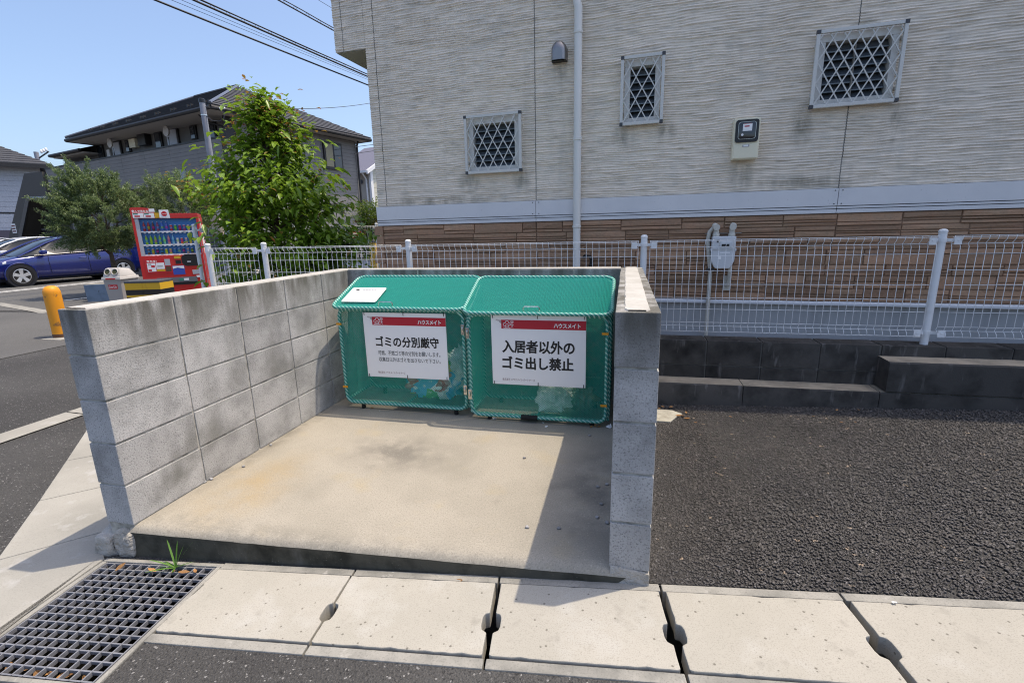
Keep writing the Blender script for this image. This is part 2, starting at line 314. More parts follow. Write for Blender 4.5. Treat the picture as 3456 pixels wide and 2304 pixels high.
M['orange'] = flat('orange_tag', (.75,.32,.02), .5)
M['chrome'] = flat('polished_metal', (.62,.60,.56), .22, metal=1.)
M['bagwhite'] = None
M['leaf'] = mat('broad_leaf', (.18,.315,.034), .36, spec=.5, objrand=0, layers=[dict(scale=9, lo=.35, hi=.7, col=(.24,.37,.040)), dict(scale=3.1, lo=.55, hi=.75, col=(.11,.215,.025), amt=.7), dict(scale=26, lo=.62, hi=.76, col=(.20,.21,.035), amt=.8)])
M['leafred'] = mat('young_leaf', (.30,.19,.04), .4, layers=[dict(scale=14, lo=.4, hi=.65, col=(.36,.12,.04)), dict(scale=9, lo=.5, hi=.75, col=(.24,.26,.04), amt=.8)])
M['olive'] = mat('small_leaf', (.19,.26,.11), .35, spec=.5, layers=[dict(scale=12, lo=.4, hi=.7, col=(.12,.18,.06)), dict(scale=40, lo=.55, hi=.75, col=(.27,.32,.19), amt=.8)])
M['bark'] = mat('bark', (.13,.10,.075), .95, spec=.1, layers=[dict(scale=20, lo=.4, hi=.7, col=(.07,.055,.04))])
M['hedge'] = mat('hedge_leaf', (.14,.20,.03), .5, layers=[dict(scale=6, lo=.45, hi=.7, col=(.06,.11,.02)), dict(scale=3, lo=.56, hi=.68, col=(.25,.10,.03), amt=.8)])
M['grass'] = flat('weed_leaf', (.11,.26,.035), .5)
M['dry'] = mat('dry_leaf', (.33,.17,.06), .8, objrand=.3, layers=[dict(scale=60, lo=.4, hi=.7, col=(.22,.11,.045))])
M['paper'] = flat('paper', (.80,.82,.84), .8)
M['pebble'] = mat('pebble', (.30,.30,.31), .9, objrand=.35)
for k_, v_ in M.items():
    if k_ in ('leaf', 'leafred', 'olive', 'hedge', 'grass'):
        b_ = v_.node_tree.nodes['Principled BSDF']
        b_.inputs['Transmission Weight'].default_value = 0
        tr = v_.node_tree.nodes.new('ShaderNodeBsdfTranslucent'); ms = v_.node_tree.nodes.new('ShaderNodeMixShader'); ms.inputs[0].default_value = .40
        L_ = v_.node_tree.links
        src = b_.inputs['Base Color'].links[0].from_socket if b_.inputs['Base Color'].links else None
        if src: L_.new(src, tr.inputs[0])
        else: tr.inputs[0].default_value = b_.inputs['Base Color'].default_value
        L_.new(b_.outputs[0], ms.inputs[1]); L_.new(tr.outputs[0], ms.inputs[2])
        L_.new(ms.outputs[0], v_.node_tree.nodes['Material Output'].inputs[0])

# flat printed lettering
def text_mesh(txt, bold=0.):
    cu = bpy.data.curves.new('lettering', 'FONT'); cu.body = txt; cu.fill_mode = 'BOTH' if False else 'FRONT'
    if bold: cu.bevel_depth = bold; cu.bevel_resolution = 0; cu.fill_mode = 'BOTH'
    o = bpy.data.objects.new('lettering', cu); COL.objects.link(o)
    dg = bpy.context.evaluated_depsgraph_get(); dg.update()
    me = bpy.data.meshes.new_from_object(o.evaluated_get(dg))
    bpy.data.objects.remove(o); bpy.data.curves.remove(cu)
    return me
def lettering(name, txt, mt, parent, x0, x1, z0, z1, y=-.002, bold=0., shear=0., thick=.0006, rot=0.):
    """text in the local x-z plane of parent, facing -y, fitted to the box"""
    me = text_mesh(txt, bold); n = len(me.vertices); c = np.empty(n*3, np.float32); me.vertices.foreach_get('co', c); c = c.reshape(-1, 3)
    c[:, 0] += shear*c[:, 1]
    lo, hi = c.min(0), c.max(0); out = np.empty_like(c)
    sx = (x1-x0)/(hi[0]-lo[0]); sz = (z1-z0)/(hi[1]-lo[1])
    zz = c[:, 2]-lo[2]; mz = max(zz.max(), 1e-6)
    px, pz = (c[:, 0]-lo[0])*sx-(x1-x0)/2, (c[:, 1]-lo[1])*sz-(z1-z0)/2
    out[:, 0] = (x0+x1)/2 + px*math.cos(rot)-pz*math.sin(rot); out[:, 2] = (z0+z1)/2 + px*math.sin(rot)+pz*math.cos(rot); out[:, 1] = y - zz/mz*thick
    me.vertices.foreach_set('co', out.ravel()); me.materials.clear(); me.materials.append(mt); me.update()
    return link(name, me, parent)

# ------------------------------------------------------------------ the lie of the land
GX, GZ = [-40, -16, -8, -6, -.8, 6], [-.04, -.04, 0., -.09, -.186, .103]
def G(x, y):
    wgt = min(max((x+2.5)/1.7, 0), 1)
    return float(np.interp(x, GX, GZ)) - .02*min(max(y, -1.5), 2.6)*wgt
S_ = (math.cos(R(4.6)), math.sin(R(4.6))); T_ = (-math.sin(R(7.5)), math.cos(R(7.5)))
def ST(s, t): return (1.088+s*S_[0]+t*T_[0], .011+s*S_[1]+t*T_[1])      # along / across the street gutter
def ST3(s, t, dz=0.):
    x, y = ST(s, t); return (x, y, G(x, y)+dz)
def cut_ground(me, polys):
    bm = bmesh.new(); bm.from_mesh(me)
    for poly in polys:
        n = len(poly)
        for i in range(n):
            a, b = Vector((*poly[i], 0)), Vector((*poly[(i+1) % n], 0)); d = (b-a).normalized()
            bmesh.ops.bisect_plane(bm, geom=bm.verts[:]+bm.edges[:]+bm.faces[:], plane_co=a, plane_no=(d.y, -d.x, 0), dist=1e-5)
    def inside(p, poly):
        n = len(poly)
        return all((poly[(i+1) % n][0]-poly[i][0])*(p.y-poly[i][1])-(poly[(i+1) % n][1]-poly[i][1])*(p.x-poly[i][0]) > 1e-6 for i in range(n))
    kill = [f for f in bm.faces if any(inside(f.calc_center_median(), q) for q in polys)]
    bmesh.ops.delete(bm, geom=kill, context='FACES'); bm.to_mesh(me); bm.free()
trench_poly = [ST(-.62, -.383), ST(7, -.383), ST(7, .045), ST(-.62, .045)]
pit_poly = [ST(-1.215, -.575), ST(-.62, -.575), ST(-.62, .045), ST(-1.215, .045)]
def sheet(name, xs, ys, dz, mt, clip=None):
    mb = MB(); mb.grid(lambda u, v: (u, v, G(u, v)+dz), xs, ys)
    me = mb.mesh(name, mt); return link(name, me)
gx = [-400, -100, -40, -16, -8, -6, -2.5, -1.6, -.8, 0, 2, 4, 6, 12, 60, 400]; gy = [-400, -60, -10, -1.5, -.8, 0, .7, 1.3, 2, 2.6, 10, 30, 100, 400]
g = sheet('ground', gx, gy, 0, M['road']); cut_ground(g.data, [trench_poly, pit_poly]); tag(g, kind='structure', label='dark asphalt road surface around the enclosure')
o = sheet('old_road', [-12, -8, -6, -5.2], [-6, 0, 2.6, 5], .006, M['roadold']); tag(o, kind='structure')
o = sheet('car_park', [-40, -16, -8, -6], [5.2, 10, 20], .005, M['roadold']); tag(o, kind='structure')
mb = MB(); a0, a1 = ST(1.18, .05), ST(6.8, .05)
lot_poly = [(2.28, a0[1]), a1, (7.8, 2.248), (2.28, 2.248)]
mb.add([(x, y, G(x, y)+.006) for x, y in lot_poly], [(0, 1, 2, 3)])
o = mb.build('parking_lot', M['lot']); tag(o, kind='structure')
# coarse aggregate standing proud of the lot surface
def aggregate():
    V, F = [], []
    tmpl = np.array([(1,0,0),(-1,0,0),(0,1,0),(0,-1,0),(0,0,1),(0,0,-1)], float)
    ft = np.array([(0,2,4),(2,1,4),(1,3,4),(3,0,4),(2,0,5),(1,2,5),(3,1,5),(0,3,5)])
    pts = []
    for x0, x1, dens, rr in ((2.28, 3.5, 15000, .0066), (3.5, 5.2, 10500, .0076)):
        n = int((x1-x0)*2.2*dens); p = np.column_stack([RNG.uniform(x0, x1, n), RNG.uniform(.1, 2.25, n)])
        fy = a0[1]+(p[:, 0]-2.28)*(a1[1]-a0[1])/(a1[0]-2.28)
        p = p[p[:, 1] > fy+.004]; pts.append((p, rr))
    k = 0
    for p, rr in pts:
        n = len(p); sc = rr*RNG.uniform(.45, 1.2, (n, 1, 3))*RNG.choice([.7, 1., 1.35], (n, 1, 1), p=[.4, .45, .15]); sc[:, :, 2] *= .5
        v = tmpl[None]*sc*RNG.uniform(.75, 1.25, (n, 6, 1))
        an = RNG.uniform(0, 2*np.pi, n); c, s = np.cos(an)[:, None], np.sin(an)[:, None]
        tx = RNG.normal(0, .25, (n, 1))
        X = v[:, :, 0]*c-v[:, :, 1]*s; Yv = v[:, :, 0]*s+v[:, :, 1]*c; Z = v[:, :, 2]+tx*X
        gz = -.186+.0425*(p[:, 0]+.8)-.02*p[:, 1]
        V.append(np.stack([X+p[:, :1], Yv+p[:, 1:], Z+gz[:, None]+.005], -1).reshape(-1, 3))
        F.append((ft[None]+(np.arange(n)*6)[:, None, None]).reshape(-1, 3)+k); k += n*6
    return np_mesh('asphalt_aggregate', np.concatenate(V), np.concatenate(F), M['stone'])
o = link('asphalt_aggregate', aggregate()); tag(o, 'dark angular stone chips packed in the coarse asphalt of the parking bay', 'gravel', kind='stuff')
mb = MB()
pp = [(2.29, 1.86), (2.50, 1.855), (2.565, 1.99), (2.60, 2.03), (2.53, 2.09), (2.29, 2.10)]
mb.prism(pp, 0, .012); o = mb.build('concrete_patch', M['patch'], bevel=.003); o.location.z = G(2.4, 2)+.008; tag(o, kind='structure')

# road strips and paint
def strip(name, pts, wd, dz, mt):
    mb = MB(); P = [np.array(p) for p in pts]; rows = []
    for i, p in enumerate(P):
        d = P[min(i+1, len(P)-1)]-P[max(i-1, 0)]; d = d/np.linalg.norm(d); n = np.array([-d[1], d[0]])*wd/2
        rows.append([(*(p+n), G(*(p+n))+dz), (*(p-n), G(*(p-n))+dz)])
    for a, b in zip(rows[:-1], rows[1:]): mb.add([a[0], a[1], b[1], b[0]], [(0, 1, 2, 3)])
    return tag(mb.build(name, mt), kind='structure')
o = strip('drain_strip', [(-2.36, .0), (-2.36, .75), (-2.36, 1.39)], .2, .009, M['pave'])
o = strip('drain_strip', [(-2.36, 1.405), (-2.36, 2.6), (-2.36, 4.2)], .2, .009, M['pave'])
strip('kerb_strip', [(-14, 6.95), (-10.85, 5.95), (-8.49, 5.17), (-6.2, 4.45)], .2, .012, M['kerb'])
for x_ in (-14.0, -14.28): strip('bay_line', [(x_+.02, 7.3), (x_-.02, 8.5), (x_-.14, 11.2)], .11, .012, M['line'])
strip('bay_line', [(-9.9, 6.2), (-9.79, 6.95), (-9.6, 8.2)], .1, .012, M['line'])

# pavement slabs left of the enclosure
pv = bpy.data.objects.new('pavement', None); COL.objects.link(pv); tag(pv, kind='structure')
E0 = np.array([-.66, -.15]); DD = np.array([-.69, .723]); NN = np.array([.723, .69])
def PE(e): return E0+DD*e
def clipw(e):
    p = PE(e); return p+NN*((-.165-p[0])/NN[0])
def pslab(poly):
    mb = MB(); n = len(poly)
    top = [(x, y, G(x, y)+.012) for x, y in poly]; bot = [(x, y, G(x, y)-.05) for x, y in poly]
    mb.add(top+bot, [tuple(range(n)), tuple(range(n, 2*n))[::-1]]+[(i, (i+1) % n, n+(i+1) % n, n+i) for i in range(n)])
    return mb.build('paving_slab', M['pave'], pv, bevel=.004)
ed = [0, .62, 1.2, 1.8, 2.4, 3.0]
for a, b in zip(ed[:-1], ed[1:]):
    pslab([tuple(PE(a+.003)), tuple(clipw(a+.003)), tuple(clipw(b-.003)), tuple(PE(b-.003))])
gl0, gl1 = ST(-1.222, .03), ST(-1.222, -.9)
q0 = clipw(-.003)
pslab([tuple(PE(-.003)), tuple(PE(-1.0)), gl1, gl0, (-.165, -.04), (-.165, q0[1])])

# gutter channel with its two concrete edges
gc = bpy.data.objects.new('gutter_channel', None); COL.objects.link(gc); tag(gc, kind='structure')
mb = MB()
def wallq(a, b, z0=-.80, z1=-.002):
    pa, pb = ST3(*a), ST3(*b)
    mb.add([(pa[0], pa[1], pa[2]+z0), (pb[0], pb[1], pb[2]+z0), (pb[0], pb[1], pb[2]+z1), (pa[0], pa[1], pa[2]+z1)], [(0, 1, 2, 3)])
outl = [(7, -.383), (7, .045), (-1.215, .045), (-1.215, -.575), (-.62, -.575), (-.62, -.383)]
for a, b in zip(outl, outl[1:]+outl[:1]): wallq(a, b)
mb.add([ST3(s, t, -.80) for s, t in ((7, -.383), (7, .045), (-.62, .045), (-.62, -.383))], [(0, 1, 2, 3)])
mb.add([ST3(s, t, -.80) for s, t in ((-.62, -.575), (-.62, .045), (-1.215, .045), (-1.215, -.575))], [(0, 1, 2, 3)])
mb.build('trench', M['trench'], gc, fix=False)
def st_block(poly, z0, z1, name, mt, parent, bevel=.004):
    n = len(poly); mb = MB()
    mb.add([ST3(s, t, z0) for s, t in poly]+[ST3(s, t, z1) for s, t in poly], [tuple(range(n))[::-1], tuple(range(n, 2*n))]+[(i, (i+1) % n, n+(i+1) % n, n+i) for i in range(n)])
    return mb.build(name, mt, parent, bevel=bevel)
seams = [-.62, .0, .617, 1.238, 1.864, 2.48, 3.1, 3.72, 4.34, 4.96]
for a, b in zip(seams[:-1], seams[1:]):
    st_block([(a+.004, .007), (b-.004, .007), (b-.004, .046), (a+.004, .046)], -.30, .006, 'edge_kerb', M['kerb'], gc)
    st_block([(a+.004, -.384), (b-.004, -.384), (b-.004, -.345), (a+.004, -.345)], -.30, .006, 'edge_kerb', M['kerb'], gc)
gaps = {.0: .004, .617: .011, 1.238: .013, 1.864: .013}
words = ['bare left-end concrete gutter cover beside the steel grate', 'concrete gutter cover left of the shaded one, in front of the slab', 'concrete gutter cover crossed by the right wall\'s pointed shadow',
         'concrete gutter cover in full sun in front of the parking bay', 'rightmost concrete gutter cover cut by the bottom right edge', 'concrete gutter cover past the right edge', '', '', '']
for i, (a, b) in enumerate(zip(seams[:-1], seams[1:])):
    if i > 4: break
    ga, gb = gaps.get(a, .012), gaps.get(b, .012)
    if i == 0: ga = .008
    s0, s1, t0, t1 = a+ga, b-gb, -.335, .0
    nt0, nt1 = -.245, -.155; d_ = .022 if i else .02
    jit = lambda: random.uniform(-.0015, .0015)
    poly = [(s0, t0), (s0+.012, t0-.004), (s1-.01, t0-.004), (s1, t0)]
    poly += [(s1+jit(), -.29), (s1, nt0), (s1-d_*.8, nt0+.012), (s1-d_, nt0+.03), (s1-d_, nt1-.022), (s1-d_*.75, nt1-.006), (s1, nt1), (s1+jit(), -.07), (s1, t1), (s0, t1), (s0+jit(), -.06)]
    if i: poly += [(s0, nt1), (s0+d_*.75, nt1-.006), (s0+d_, nt1-.022), (s0+d_, nt0+.03), (s0+d_*.8, nt0+.012), (s0, nt0)]
    else: poly += [(s0, -.09), (s0+.006, -.10), (s0+.004, -.15), (s0-.002, -.17)]
    q_ = []
    for (u0, v0), (u1, v1) in zip(poly, poly[1:]+poly[:1]):          # worn, slightly chipped arrises
        L_ = math.hypot(u1-u0, v1-v0); m_ = max(1, int(L_/.03)); q_.append((u0, v0))
        for z_ in range(1, m_):
            e_ = random.uniform(-.0008, .0008)+(random.uniform(.002, .005) if random.random() < .10 else 0); q_.append((u0+(u1-u0)*z_/m_-(v1-v0)/L_*e_, v0+(v1-v0)*z_/m_+(u1-u0)/L_*e_))
    o = st_block(q_, -.055, .011, 'gutter_cover', M['panel'], None, bevel=.004)
    tag(o, words[i], 'drain cover', 'concrete gutter covers along the street')

# steel grate over the pit
S0, S1, T0, T1 = -1.19, -.640, -.550, .012
gr = thing('drain_grate', 'galvanised steel grate with square openings at the bottom left corner', 'drain grate', (0, 0, 0))
for poly in ([(S0-.028, T0-.024), (S1+.026, T0-.024), (S1+.026, T0-.005), (S0-.028, T0-.005)], [(S0-.028, T1+.005), (S1+.026, T1+.005), (S1+.026, T1+.026), (S0-.028, T1+.026)],
             [(S0-.028, T0-.004), (S0-.005, T0-.004), (S0-.005, T1+.004), (S0-.028, T1+.004)], [(S1+.005, T0-.004), (S1+.024, T0-.004), (S1+.024, T1+.004), (S1+.005, T1+.004)]):
    st_block(poly, -.045, .008, 'seat_kerb', M['kerb'], gr)
def st_bar(a, b, wd, z0, z1, name):
    (sa, ta), (sb, tb) = a, b
    if abs(sa-sb) > abs(ta-tb): poly = [(sa, ta-wd/2), (sb, ta-wd/2), (sb, ta+wd/2), (sa, ta+wd/2)]
    else: poly = [(sa-wd/2, ta), (sa+wd/2, ta), (sa+wd/2, tb), (sa-wd/2, tb)]
    return st_block(poly, z0, z1, name, M['galv'], gr, bevel=.001)
for k in range(13):
    s_ = S0+.003+(S1-S0-.006)*k/12; st_bar((s_, T0), (s_, T1), .0048, -.011, .0065, 'bearing_bar')
for k in range(16):
    t_ = T0+.003+(T1-T0-.006)*k/15; st_bar((S0, t_), (S1, t_), .0058, -.009, .0045, 'cross_bar')

# ------------------------------------------------------------------ slab of the enclosure
W_, D_, TH = 2.125, 1.955, .15
sl = bpy.data.objects.new('concrete_slab', None); COL.objects.link(sl); tag(sl, kind='structure')
def fy(x): return -.012+.0663*x                  # front edge of the slab
mb = MB()
nx = [-.02+k*(2.30/40) for k in range(41)]
wob = [random.uniform(-.0018, .0018) for _ in nx]
ys = [0., .12, .35, .7, 1.1, 1.5, 1.9, 2.1]
rows = []
for i, x in enumerate(nx):
    x = min(x, 2.274); f = fy(x)+wob[i]
    rows.append([(x, f+.002, -.028), (x, f+.012, -.010), (x, f+.034, -.001), (x, f+.07, 0.)]+[(x, f+.07+(2.1-f-.07)*k/5, .0006*math.sin(7*x+k)) for k in range(1, 6)])
n = len(rows[0]); mb.add([p for r in rows for p in r], [(i*n+j, (i+1)*n+j, (i+1)*n+j+1, i*n+j+1) for i in range(len(rows)-1) for j in range(n-1)])
mb.build('slab_top', M['slab'], sl, smooth=True, fix=False)
mb = MB(); rows2 = []
for i, r in enumerate(rows):
    x, y, z = r[0]; rows2.append([(x, y+.001, z+.0005), (x, y+.004+random.uniform(-.002, .002), z-.05), (x, y-.002, G(x, y)-.03)])
mb.add([p for r in rows2 for p in r], [(i*3+j+1, (i+1)*3+j+1, (i+1)*3+j, i*3+j) for i in range(len(rows2)-1) for j in range(2)])
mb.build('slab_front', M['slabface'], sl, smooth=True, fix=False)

# ------------------------------------------------------------------ block walls
bw = thing('block_wall', 'U-shaped low wall of grey concrete blocks around the rubbish bins', 'wall', (0, 0, 0))
BM = {}
def block_mesh(lx, ly, lz):
    k = (round(lx, 3), round(ly, 3), round(lz, 3))
    if k not in BM:
        mb = MB(); mb.box(-lx/2, lx/2, -ly/2, ly/2, -lz/2, lz/2); BM[k] = mb.mesh('block', M['block'], bevel=.0035)
    return BM[k]
def lay(x0, x1, y0, y1, z0, z1, parent=None, j=.001):
    me = block_mesh(x1-x0, y1-y0, z1-z0)
    return link('block', me, parent or bw, ((x0+x1)/2+random.uniform(-j, j), (y0+y1)/2+random.uniform(-j, j), (z0+z1)/2), (0, 0, random.uniform(-.002, .002)))
h_ = .0045
for c in range(5):
    z0, z1 = c*.2+h_, (c+1)*.2-h_
    if c == 4: z1 = .998
    for k in range(5):                                            # left run
        y0 = k*.4+(h_ if k else 0); y1 = (k+1)*.4-h_ if k < 4 else D_-.003
        lay(-TH, 0, y0, y1, z0, z1)
    jt = [-TH, .2, .6, 1.0, 1.4, 1.8, W_+TH]
    for a, b in zip(jt[:-1], jt[1:]): lay(a+(h_ if a > 0 else 0), b-(h_ if b < 2 else 0), D_+.003, D_+TH, z0, z1)   # rear run
    yr = [.145, .55, .95, 1.35, 1.75, D_]
    for a, b in zip(yr[:-1], yr[1:]): lay(W_, W_+TH, a+(h_ if a > .2 else 0), b-(h_ if b < 1.9 else .003), z0, z1)
mb = MB(); i_ = .0055
mb.box(-TH+i_, -i_, i_, D_+TH-i_, -.2, .992); mb.box(-TH+i_+.001, W_+TH-i_, D_+i_, D_+TH-i_-.001, -.2, .9915); mb.box(W_+i_, W_+TH-i_-.001, .145+i_, D_+TH-i_-.002, -.2, .991)
mb.build('mortar', M['mortar'], bw)
def capstrip(x0, x1, y0, y1, z, name='mortar_cap'):
    mb = MB(); ln = y1-y0; n = max(8, int(ln/.03))
    pts = []
    for k in range(n+1):
        y = y0+ln*k/n; e = .0016; a, b = x0+random.uniform(-e, e), x1+random.uniform(-e, e)
        if k in (0, n): a += .012; b -= .012
        pts.append([(a, y, z-.004), (a+.004, y, z+.003), (b-.004, y, z+.003), (b, y, z-.004)])
    mb.add([p for r in pts for p in r], [(i*4+j, (i+1)*4+j, (i+1)*4+j+1, i*4+j+1) for i in range(n) for j in range(3)])
    return mb.build(name, M['cap'], bw, fix=True)
capstrip(W_+.028, W_+TH-.034, .168, D_+TH-.01, 1.0)
capstrip(-TH+.008, -.008, .018, D_+TH-.012, 1.0)
mb = MB(); mb.box(.0, W_, D_+.012, D_+TH-.010, .99, 1.0035); mb.build('mortar_cap', M['cap'], bw)
# mortar bases below the wall ends
mb = MB(); y_ = .138
top = [(W_+.004, .02), (W_+.05, .006), (W_+.09, .0), (W_+TH, -.004)]
mb.prism([(W_+.004, -.10)]+top[:0]+[(W_+TH+.001, -.10), (W_+TH+.001, -.002), (W_+.10, .004), (W_+.05, .010), (W_+.004, .012)], .136, .22, 'y')
mb.build('mortar_base', M['lump'], bw, bevel=.006)
mb = MB(); mb.box(-TH+.002, -.002, .03, D_+TH, -.3, .003); mb.build('footing', M['mortar'], bw)
def lump(cx, cy, cz, rx, ry, rz, seed, name='mortar_lump', parent=bw, mt=None):
    bm = bmesh.new(); bmesh.ops.create_icosphere(bm, subdivisions=4, radius=1)
    rg = random.Random(seed); ph = [(Vector((rg.uniform(-1, 1), rg.uniform(-1, 1), rg.uniform(-1, 1)))*rg.uniform(1.5, 4), rg.uniform(0, 6), rg.uniform(.03, .10)) for _ in range(9)]
    for v in bm.verts:
        p = v.co.copy(); d = 1+sum(a*(1-2*abs(math.sin(k.dot(p)+f))) for k, f, a in ph)*.75
        q = [math.copysign(abs(c)**.55, c) for c in p]           # a little boxy
        v.co = Vector((cx+q[0]*rx*d, cy+q[1]*ry*d, cz+q[2]*rz*d))
    me = bpy.data.meshes.new(name); bm.to_mesh(me); bm.free(); me.materials.append(mt or M['lump'])
    for p in me.polygons: p.use_smooth = True
    return link(name, me, parent)
lump(-.165, .035, -.120, .066, .075, .085, 3); lump(-.055, .03, -.102, .062, .060, .092, 8); lump(.008, .03, -.095, .024, .03, .08, 11)

# ------------------------------------------------------------------ retaining wall with its stepped kerb
rw = thing('retaining_wall', 'blackened low block retaining wall under the white mesh fence', 'wall', (0, 0, 0))
mb = MB(); mb.box(-1.99, 7, 2.43, 2.60, -.5, .392); mb.build('core', flat('dirty_mortar', (.15,.145,.135), .95), rw)
BMD = {}
def dlay(x0, x1, y0, y1, z0, z1, parent, mt, name='block', bev=.004):
    k = (round(x1-x0, 3), round(y1-y0, 3), round(z1-z0, 3), mt.name)
    if k not in BMD:
        mb = MB(); mb.box(-(x1-x0)/2, (x1-x0)/2, -(y1-y0)/2, (y1-y0)/2, -(z1-z0)/2, (z1-z0)/2); BMD[k] = mb.mesh(name, mt, bevel=bev)
    return link(name, BMD[k], parent, ((x0+x1)/2, (y0+y1)/2+random.uniform(-.001, .001), (z0+z1)/2))
for c in range(2):
    for k in range(-11, 11):
        x0 = 2.4+k*.4
        if c == 0 and k < -1: continue
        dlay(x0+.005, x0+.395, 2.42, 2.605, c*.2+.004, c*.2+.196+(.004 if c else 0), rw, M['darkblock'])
kb = thing('stepped_kerb', 'long weathered concrete kerb with a raised block at the foot of the retaining wall', 'kerb', (0, 0, 0))
def kerbpiece(x0, x1, z0, z1, name):
    mb = MB(); n = int((x1-x0)/.08); top = []; f = lambda: random.uniform(-.004, .003)
    pts = []
    for i in range(n+1):
        x = x0+(x1-x0)*i/n; e = f()
        pts.append([(x, 2.25, z0), (x, 2.25+e*.6, (z0+z1)/2), (x, 2.25, z1-.012), (x, 2.258+e, z1-.001), (x, 2.30, z1), (x, 2.418, z1+.001), (x, 2.418, z0)])
    m_ = 7
    mb.add([p for r in pts for p in r], [(i*m_+j, i*m_+j+1, (i+1)*m_+j+1, (i+1)*m_+j) for i in range(n) for j in range(m_-1)], 0)
    mb.add(pts[0], [tuple(range(m_))]); mb.add(pts[-1], [tuple(range(m_))[::-1]])
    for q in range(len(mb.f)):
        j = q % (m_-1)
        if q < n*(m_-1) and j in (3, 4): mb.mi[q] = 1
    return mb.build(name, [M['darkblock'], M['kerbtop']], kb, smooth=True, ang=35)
for x0, x1 in ((2.28, 3.05), (3.055, 3.95), (3.955, 4.85), (4.855, 7.)): kerbpiece(x0, x1, -.3, .096, 'kerb_stone')
kerbpiece(3.985, 5.6, .104, .321, 'raised_block'); kerbpiece(5.605, 7., .104, .321, 'raised_block')

# ------------------------------------------------------------------ mesh fence
def fence(name, label, P0, P1, zb, zt, posts, parent=None, pitch=.05, wr=.0022, y_off=-.035, fm=None, ground=None):
    """posts: distances along the run; wire panels between neighbouring posts"""
    fm = fm or M['fence']
    a = np.array(P0, float); d = np.array(P1, float)-a; ln = np.linalg.norm(d); ang = math.atan2(d[1], d[0])
    root = thing(name, label, 'fence', (a[0], a[1], 0), ang)
    H = zt-zb
    for p in posts:
        mb = MB(); zb0 = zb if ground is None else ground
        mb.lathe([(.025, zb0-.02), (.025, zt+.006), (.027, zt+.008), (.027, zt+.02), (.018, zt+.029), (.006, zt+.032)], 16, (p, 0, 0)); o = mb.build('post', fm, root, smooth=True)
        for zz in (zt-.045, zb+.09):
            mb = MB(); mb.lathe([(.0285, zz-.014), (.0285, zz+.014)], 16, (p, 0, 0)); mb.build('collar', fm, root, smooth=True)
            for sg in (-1, 1):
                if (sg < 0 and p == posts[0]) or (sg > 0 and p == posts[-1]): continue
                mb = MB(); mb.bar((p+sg*.022, -.008, zz), (p+sg*.075, y_off, zz), .006, .022); b_ = mb.build('bracket_arm', fm, root)
                mb = MB(); mb.box(p+sg*.075-.022, p+sg*.075+.022, y_off-.010, y_off-.005, zz-.030, zz+.024); mb.lathe([(.006, -.014), (.006, -.01)], 8, (p+sg*.075, y_off, zz), axis='y'); mb.build('clamp_plate', fm, root, bevel=.001)
    rows = [1., .985, .925, .83, .675, .53, .385, .26, .115, .075, .018]
    for p0, p1 in zip(posts[:-1], posts[1:]):
        mb = MB(); x0, x1 = p0+.045, p1-.045
        z_ = lambda f: zb+.055+(H-.07)*f
        for i, f in enumerate(rows):
            yy = y_off+(.0 if f not in (1., .018) else -.020)
            mb.tube([(x0, yy, z_(f)), (x1, yy, z_(f))], wr*1.1, 6)
        nW = int(round((x1-x0)/pitch)); 
        for k in range(nW+1):
            x = x0+(x1-x0)*k/nW; y = y_off-.004
            mb.tube([(x, y-.018, z_(1.)+.002), (x, y-.012, z_(.965)), (x, y+.014, z_(.93)), (x, y, z_(.895)), (x, y, z_(.12)), (x, y+.014, z_(.085)), (x, y-.012, z_(.05)), (x, y-.018, z_(.016))], wr, 5)
        o = mb.build('wire_panel', fm, root, smooth=True, fix=False, ang=180); tag(o, kind='stuff')
    return root
fence('mesh_fence', 'low white welded mesh fence standing along the retaining wall', (-1.84, 2.5), (6.3, 2.5), .40, 1.19, [0, .64, 2.125, 4.136, 6.14, 8.14])

# ------------------------------------------------------------------ house on the right
hs = thing('house', 'house with grey ribbed siding above brown stone cladding, small grilled windows', 'house', (2.3, 3.0, 0), R(-4))
def siding(x0, x1, z0, z1, holes, seed, dx=.021, dz=.0038):
    nx_, nz_ = int((x1-x0)/dx)+1, int((z1-z0)/dz)+1
    xs, zs = np.linspace(x0, x1, nx_), np.linspace(z0, z1, nz_)
    X, Z = np.meshgrid(xs, zs, indexing='ij')
    wv = 1.1*vnoise(X/.40, Z/.13, 5)+.65*vnoise(X/.15, Z/.07, 6)+.22*vnoise(X/.06, Z/.04, 8)
    ph = Z/.0195+wv*.9
    fr = ph-np.floor(ph)
    prof = np.where(fr < .83, (1-fr/.83)**.8, (fr-.83)/.17)
    amp = .15+1.15*vnoise(X/.15+9, Z/.020+3, 7)
    fine = vnoise(X/.05, Z/.011, 9)
    Yd = -(.0125*prof*amp+.0020*fine)
    ok = np.ones((nx_-1, nz_-1), bool)
    cx, cz = (X[:-1, :-1]+X[1:, 1:])/2, (Z[:-1, :-1]+Z[1:, 1:])/2
    for a, b, c, d in holes: ok &= ~((cx > a) & (cx < b) & (cz > c) & (cz < d))
    idx = np.arange(nx_*nz_).reshape(nx_, nz_)
    F = np.stack([idx[:-1, :-1], idx[1:, :-1], idx[1:, 1:], idx[:-1, 1:]], -1)[ok]
    return np_mesh('siding_panel', np.stack([X, Yd, Z], -1).reshape(-1, 3), F, M['siding'], smooth=True)
WIN = {'w1': (-1.632, -1.083, 1.802, 2.311), 'w2': (-.221, .126, 2.114, 2.642), 'w3': (1.187, 1.754, 2.124, 2.654)}
holes = [(a+.055, b-.055, c+.045, d-.055) for a, b, c, d in WIN.values()]
TOP = 4.4
